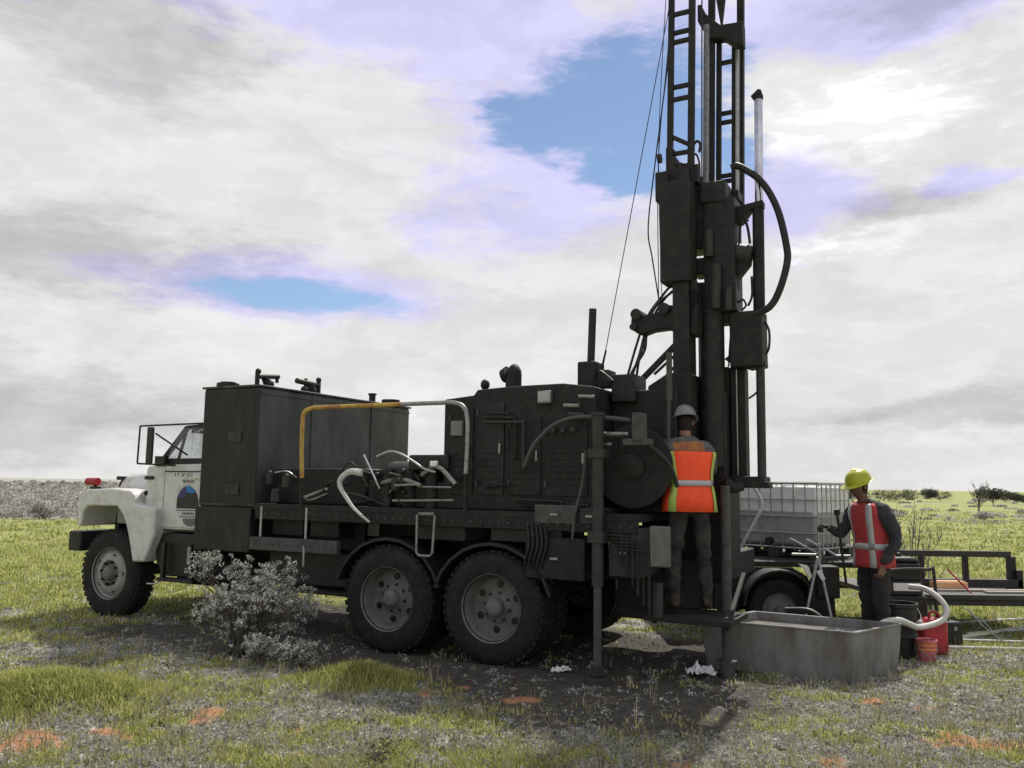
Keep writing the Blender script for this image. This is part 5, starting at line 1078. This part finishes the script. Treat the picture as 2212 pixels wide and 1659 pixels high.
def vest(parent, rings_, matl, tape_v, tape_h, armhole=True):
    """rings_: (centre, right-vector, forward-vector, rx, ry) from hem to shoulder; tapes are parts laid 3 mm proud"""
    n = 40; m = MB(); grid = []
    for (c, r, f, rx, ry) in rings_:
        row = []
        for i in range(n):
            a = 2 * math.pi * i / n; sq = 1 / (abs(math.cos(a)) ** 2.6 + abs(math.sin(a)) ** 2.6) ** (1 / 2.6)
            wob = 1 + .05 * mnoise.noise(Vector((math.cos(a) * 2.2, math.sin(a) * 2.2, c[2] * 9))) + .03 * mnoise.noise(Vector((math.cos(a) * 6, math.sin(a) * 6, c[2] * 14)))
            row.append(Vector(c) + Vector(r) * math.cos(a) * rx * sq * wob + Vector(f) * math.sin(a) * ry * sq * wob)
        grid.append(row)
    vs = [p for r_ in grid for p in r_]; fs = []; nr = len(grid)
    for k in range(nr - 1):
        for i in range(n):
            a = 2 * math.pi * (i + .5) / n; s_ = abs(math.cos(a))
            if armhole and k >= nr - 4 and s_ > .90: continue
            j = (i + 1) % n; fs.append((k * n + i, k * n + j, (k + 1) * n + j, (k + 1) * n + i))
    m.add(vs, fs); o = m.build('vest', matl, parent, 0, 60)
    sd_ = o.modifiers.new('solid', 'SOLIDIFY'); sd_.thickness = .008; sd_.offset = 1
    def strip(cols, k0, k1, mt, name, lift=.011):
        q = MB(); ids = {}; V_ = []; F_ = []
        def vid(k, i):
            i %= n
            if (k, i) not in ids:
                c = Vector(rings_[k][0]); p = grid[k][i]; dv = (p - c); dv.z = 0; ids[(k, i)] = len(V_); V_.append(p + dv.normalized() * lift)
            return ids[(k, i)]
        for k in range(k0, k1):
            for i in cols: F_.append((vid(k, i), vid(k, i + 1), vid(k + 1, i + 1), vid(k + 1, i)))
        q.add(V_, F_); z = q.build(name, mt, o, 0, 60); s2 = z.modifiers.new('solid', 'SOLIDIFY'); s2.thickness = .003
    for cols, k0, k1, mt, name in tape_v + tape_h: strip(cols, k0, k1, mt, name)
    return o
def person(name, loc, rz, label, V, E_, head_c, look, hands, zones, mats):
    root = empty(name, loc, rz, label, 'person'); mb = MB(); vs, fs = skin_mesh(V, E_, 'pelvis', 3); b = len(mb.v)
    fold = []
    for x, y, z in vs:
        p_ = Vector((x * 7 + loc[0], y * 7, z * 13)); q_ = Vector((x * 16, y * 16 + 5, z * 30)); d_ = mnoise.noise_vector(p_) * .020 + mnoise.noise_vector(q_) * .008
        fold.append((x + d_.x, y + d_.y, z + d_.z * .4 if z > .15 else z))
    vs = fold
    mb.v += vs; mb.f += fs
    for f in fs:
        c = sum((Vector(vs[i]) for i in f), Vector()) / len(f); mb.mi.append(zones(c))
    nk = Vector(V['neck'][0]); mb.mat(3).cyl(nk - Vector((0, 0, .03)), Vector(head_c) - Vector((0, 0, .04)), .056, .05, 14)
    head_shape(mb, head_c, look, 3, 5, 6)
    for h in hands: hand(mb, *h)
    o = mb.build('body', mats, root, 0, 75); return root
# --- left worker: stands on the platform with his back to the camera, hands on the levers
V1 = {'pelvis': ((0, 0, .93), (.15, .115)), 'waist': ((0, .01, 1.08), (.155, .11)), 'chest': ((0, .03, 1.28), (.175, .125)), 'upper': ((0, .05, 1.44), (.15, .11)), 'neck': ((0, .075, 1.53), .065),
      'shl': ((-.185, .06, 1.45), .088), 'shr': ((.185, .06, 1.45), .088), 'ell': ((-.27, .22, 1.24), .055), 'elr': ((.28, .22, 1.22), .055), 'wrl': ((-.19, .43, 1.22), .032), 'wrr': ((.20, .44, 1.12), .032),
      'hpl': ((-.10, 0, .90), .105), 'hpr': ((.10, 0, .90), .105), 'knl': ((-.12, .03, .50), .068), 'knr': ((.13, .01, .50), .068), 'anl': ((-.14, -.03, .10), .052), 'anr': ((.15, -.03, .10), .052), 'tol': ((-.16, .15, .045), .045), 'tor': ((.17, .15, .045), .045), 'hel': ((-.14, -.06, .045), .04), 'her': ((.15, -.06, .045), .04)}
EE = [('pelvis', 'waist'), ('waist', 'chest'), ('chest', 'upper'), ('upper', 'neck'), ('upper', 'shl'), ('upper', 'shr'), ('shl', 'ell'), ('shr', 'elr'), ('ell', 'wrl'), ('elr', 'wrr'), ('pelvis', 'hpl'), ('pelvis', 'hpr'), ('hpl', 'knl'), ('hpr', 'knr'), ('knl', 'anl'), ('knr', 'anr'), ('anl', 'tol'), ('anr', 'tor'), ('anl', 'hel'), ('anr', 'her')]
def z1(c):
    if c.z < .16: return 2
    if c.z < .97 and abs(c.x) < .3: return 1
    return 0
def z1b(c):
    if c.z > 1.36 and abs(c.x) < .14: return 4 if 1.37 < c.z < 1.475 else 0
    return z1(c)
p1 = person('person', (1.64, 7.90, .565), R(4), 'worker in a bright orange safety vest and grey helmet seen from behind on the rig', V1, EE, (0, .13, 1.655), (0, 1, -.3),
            [((-.19, .44, 1.22), (.05, 1, .0), (0, 0, -1), 7), ((.20, .45, 1.12), (0, 1, .05), (0, 0, -1), 7)], z1b, [SHIRT, PANTS, BOOT, SKIN, YOKE, HAIR, EYE, GLOVE])
helmet(p1, (0, .125, 1.665), (0, 1, -.3), HELG)
p1.scale = (1.04, 1.04, 1.05)
rr, ff = (1, 0, 0), (0, 1, 0)
Rg = [((0, .0, .87), rr, ff, .235, .17), ((0, .0, .98), rr, ff, .225, .165), ((0, .0, 1.04), rr, ff, .212, .16), ((0, .01, 1.09), rr, ff, .205, .155), ((0, .01, 1.14), rr, ff, .203, .155), ((0, .015, 1.20), rr, ff, .208, .158), ((0, .02, 1.26), rr, ff, .218, .16), ((0, .03, 1.32), rr, ff, .23, .162), ((0, .035, 1.345), rr, ff, .24, .160), ((0, .04, 1.37), rr, ff, .246, .160), ((0, .045, 1.39), rr, ff, .245, .155)]
# back columns sit around angle 270 deg (index 30 of 40)
vest(p1, Rg, VEST, [([35, 36], 0, 10, LIME, 'lime_tape'), ([24, 25], 0, 10, LIME, 'lime_tape')], [(list(range(23, 38)), 3, 4, SILVER, 'silver_tape')])
# --- right worker: stands behind the trough, side-on, reaching left
V2 = {'pelvis': ((0, 0, .93), (.15, .12)), 'waist': ((0, .015, 1.08), (.15, .115)), 'chest': ((0, .04, 1.28), (.17, .13)), 'upper': ((0, .06, 1.42), (.13, .10)), 'neck': ((0, .09, 1.50), .062),
      'shl': ((-.20, .04, 1.41), .085), 'shr': ((.20, .05, 1.41), .08), 'elr': ((.25, .17, 1.15), .058), 'ell': ((-.27, -.03, 1.13), .064), 'wrr': ((.14, .42, 1.24), .04), 'wrl': ((-.24, .12, .90), .042),
      'hpl': ((-.10, 0, .90), .108), 'hpr': ((.10, 0, .90), .108), 'knl': ((-.12, .05, .50), .072), 'knr': ((.12, -.02, .50), .072), 'anl': ((-.14, .0, .10), .055), 'anr': ((.15, -.08, .10), .055), 'tol': ((-.16, .17, .045), .045), 'tor': ((.17, .10, .045), .045), 'hel': ((-.14, -.03, .045), .04), 'her': ((.15, -.11, .045), .04)}
p2 = person('person', (3.78, 8.98, gh(3.78, 8.98) + .005), R(112), 'worker in a dull red vest and yellow helmet looking down behind the trough', V2, EE, (-.0, .16, 1.635), (0, 1, -.32),
            [((.14, .43, 1.24), (-.1, 1, .1), (0, 0, -1), 7), ((-.24, .13, .89), (.05, .35, -1), (1, 0, 0), 3)], z1, [NAVY, PANTS2, BOOT, mat('tanned_skin', (0.17, 0.09, 0.06), 0.55, 0, (0.12, 0.065, 0.045), 20), YOKE, HAIR, EYE, GLOVE])
p2.scale = (1.06, 1.06, 1.06)
helmet(p2, (-.0, .155, 1.655), (0, 1, -.32), HELY)
Rg2 = [((0, z, w)[0:1] + (y, w), rr, ff, rx, ry) for z, y, w, rx, ry in ((0, .0, .86, .190, .150), (0, .0, .91, .188, .150), (0, .0, .97, .182, .148), (0, .01, 1.03, .176, .145), (0, .01, 1.09, .174, .142), (0, .015, 1.15, .176, .142), (0, .02, 1.21, .180, .145), (0, .03, 1.28, .185, .148), (0, .04, 1.34, .188, .146), (0, .05, 1.39, .188, .138), (0, .055, 1.44, .175, .122), (0, .06, 1.47, .150, .10))]
v2 = vest(p2, Rg2, VEST2, [([5, 6], 0, 11, SILVER, 'silver_tape'), ([13, 14], 0, 11, SILVER, 'silver_tape')], [(list(range(0, 40)), 3, 4, SILVER, 'silver_tape')])
m = MB(); m.tube([(.10, -.10, 1.40), (.16, -.02, 1.475), (.15, .08, 1.46)], .028, 8); m.build('orange_shoulder', ORNG, p2)
# held tool of the right worker
m = MB(); m.cyl((0, 0, -.55), (0, 0, .18), .014, n=8); m.cyl((0, 0, .16), (0, 0, .22), .03, n=10); o = m.build('stirring_rod', GREASE, None); o.location = (3.36, 8.80, 1.28); o.rotation_euler = (R(6), R(-8), 0); tag(o, 'dark rod held upright in the gloved hand of the right worker', 'rod')
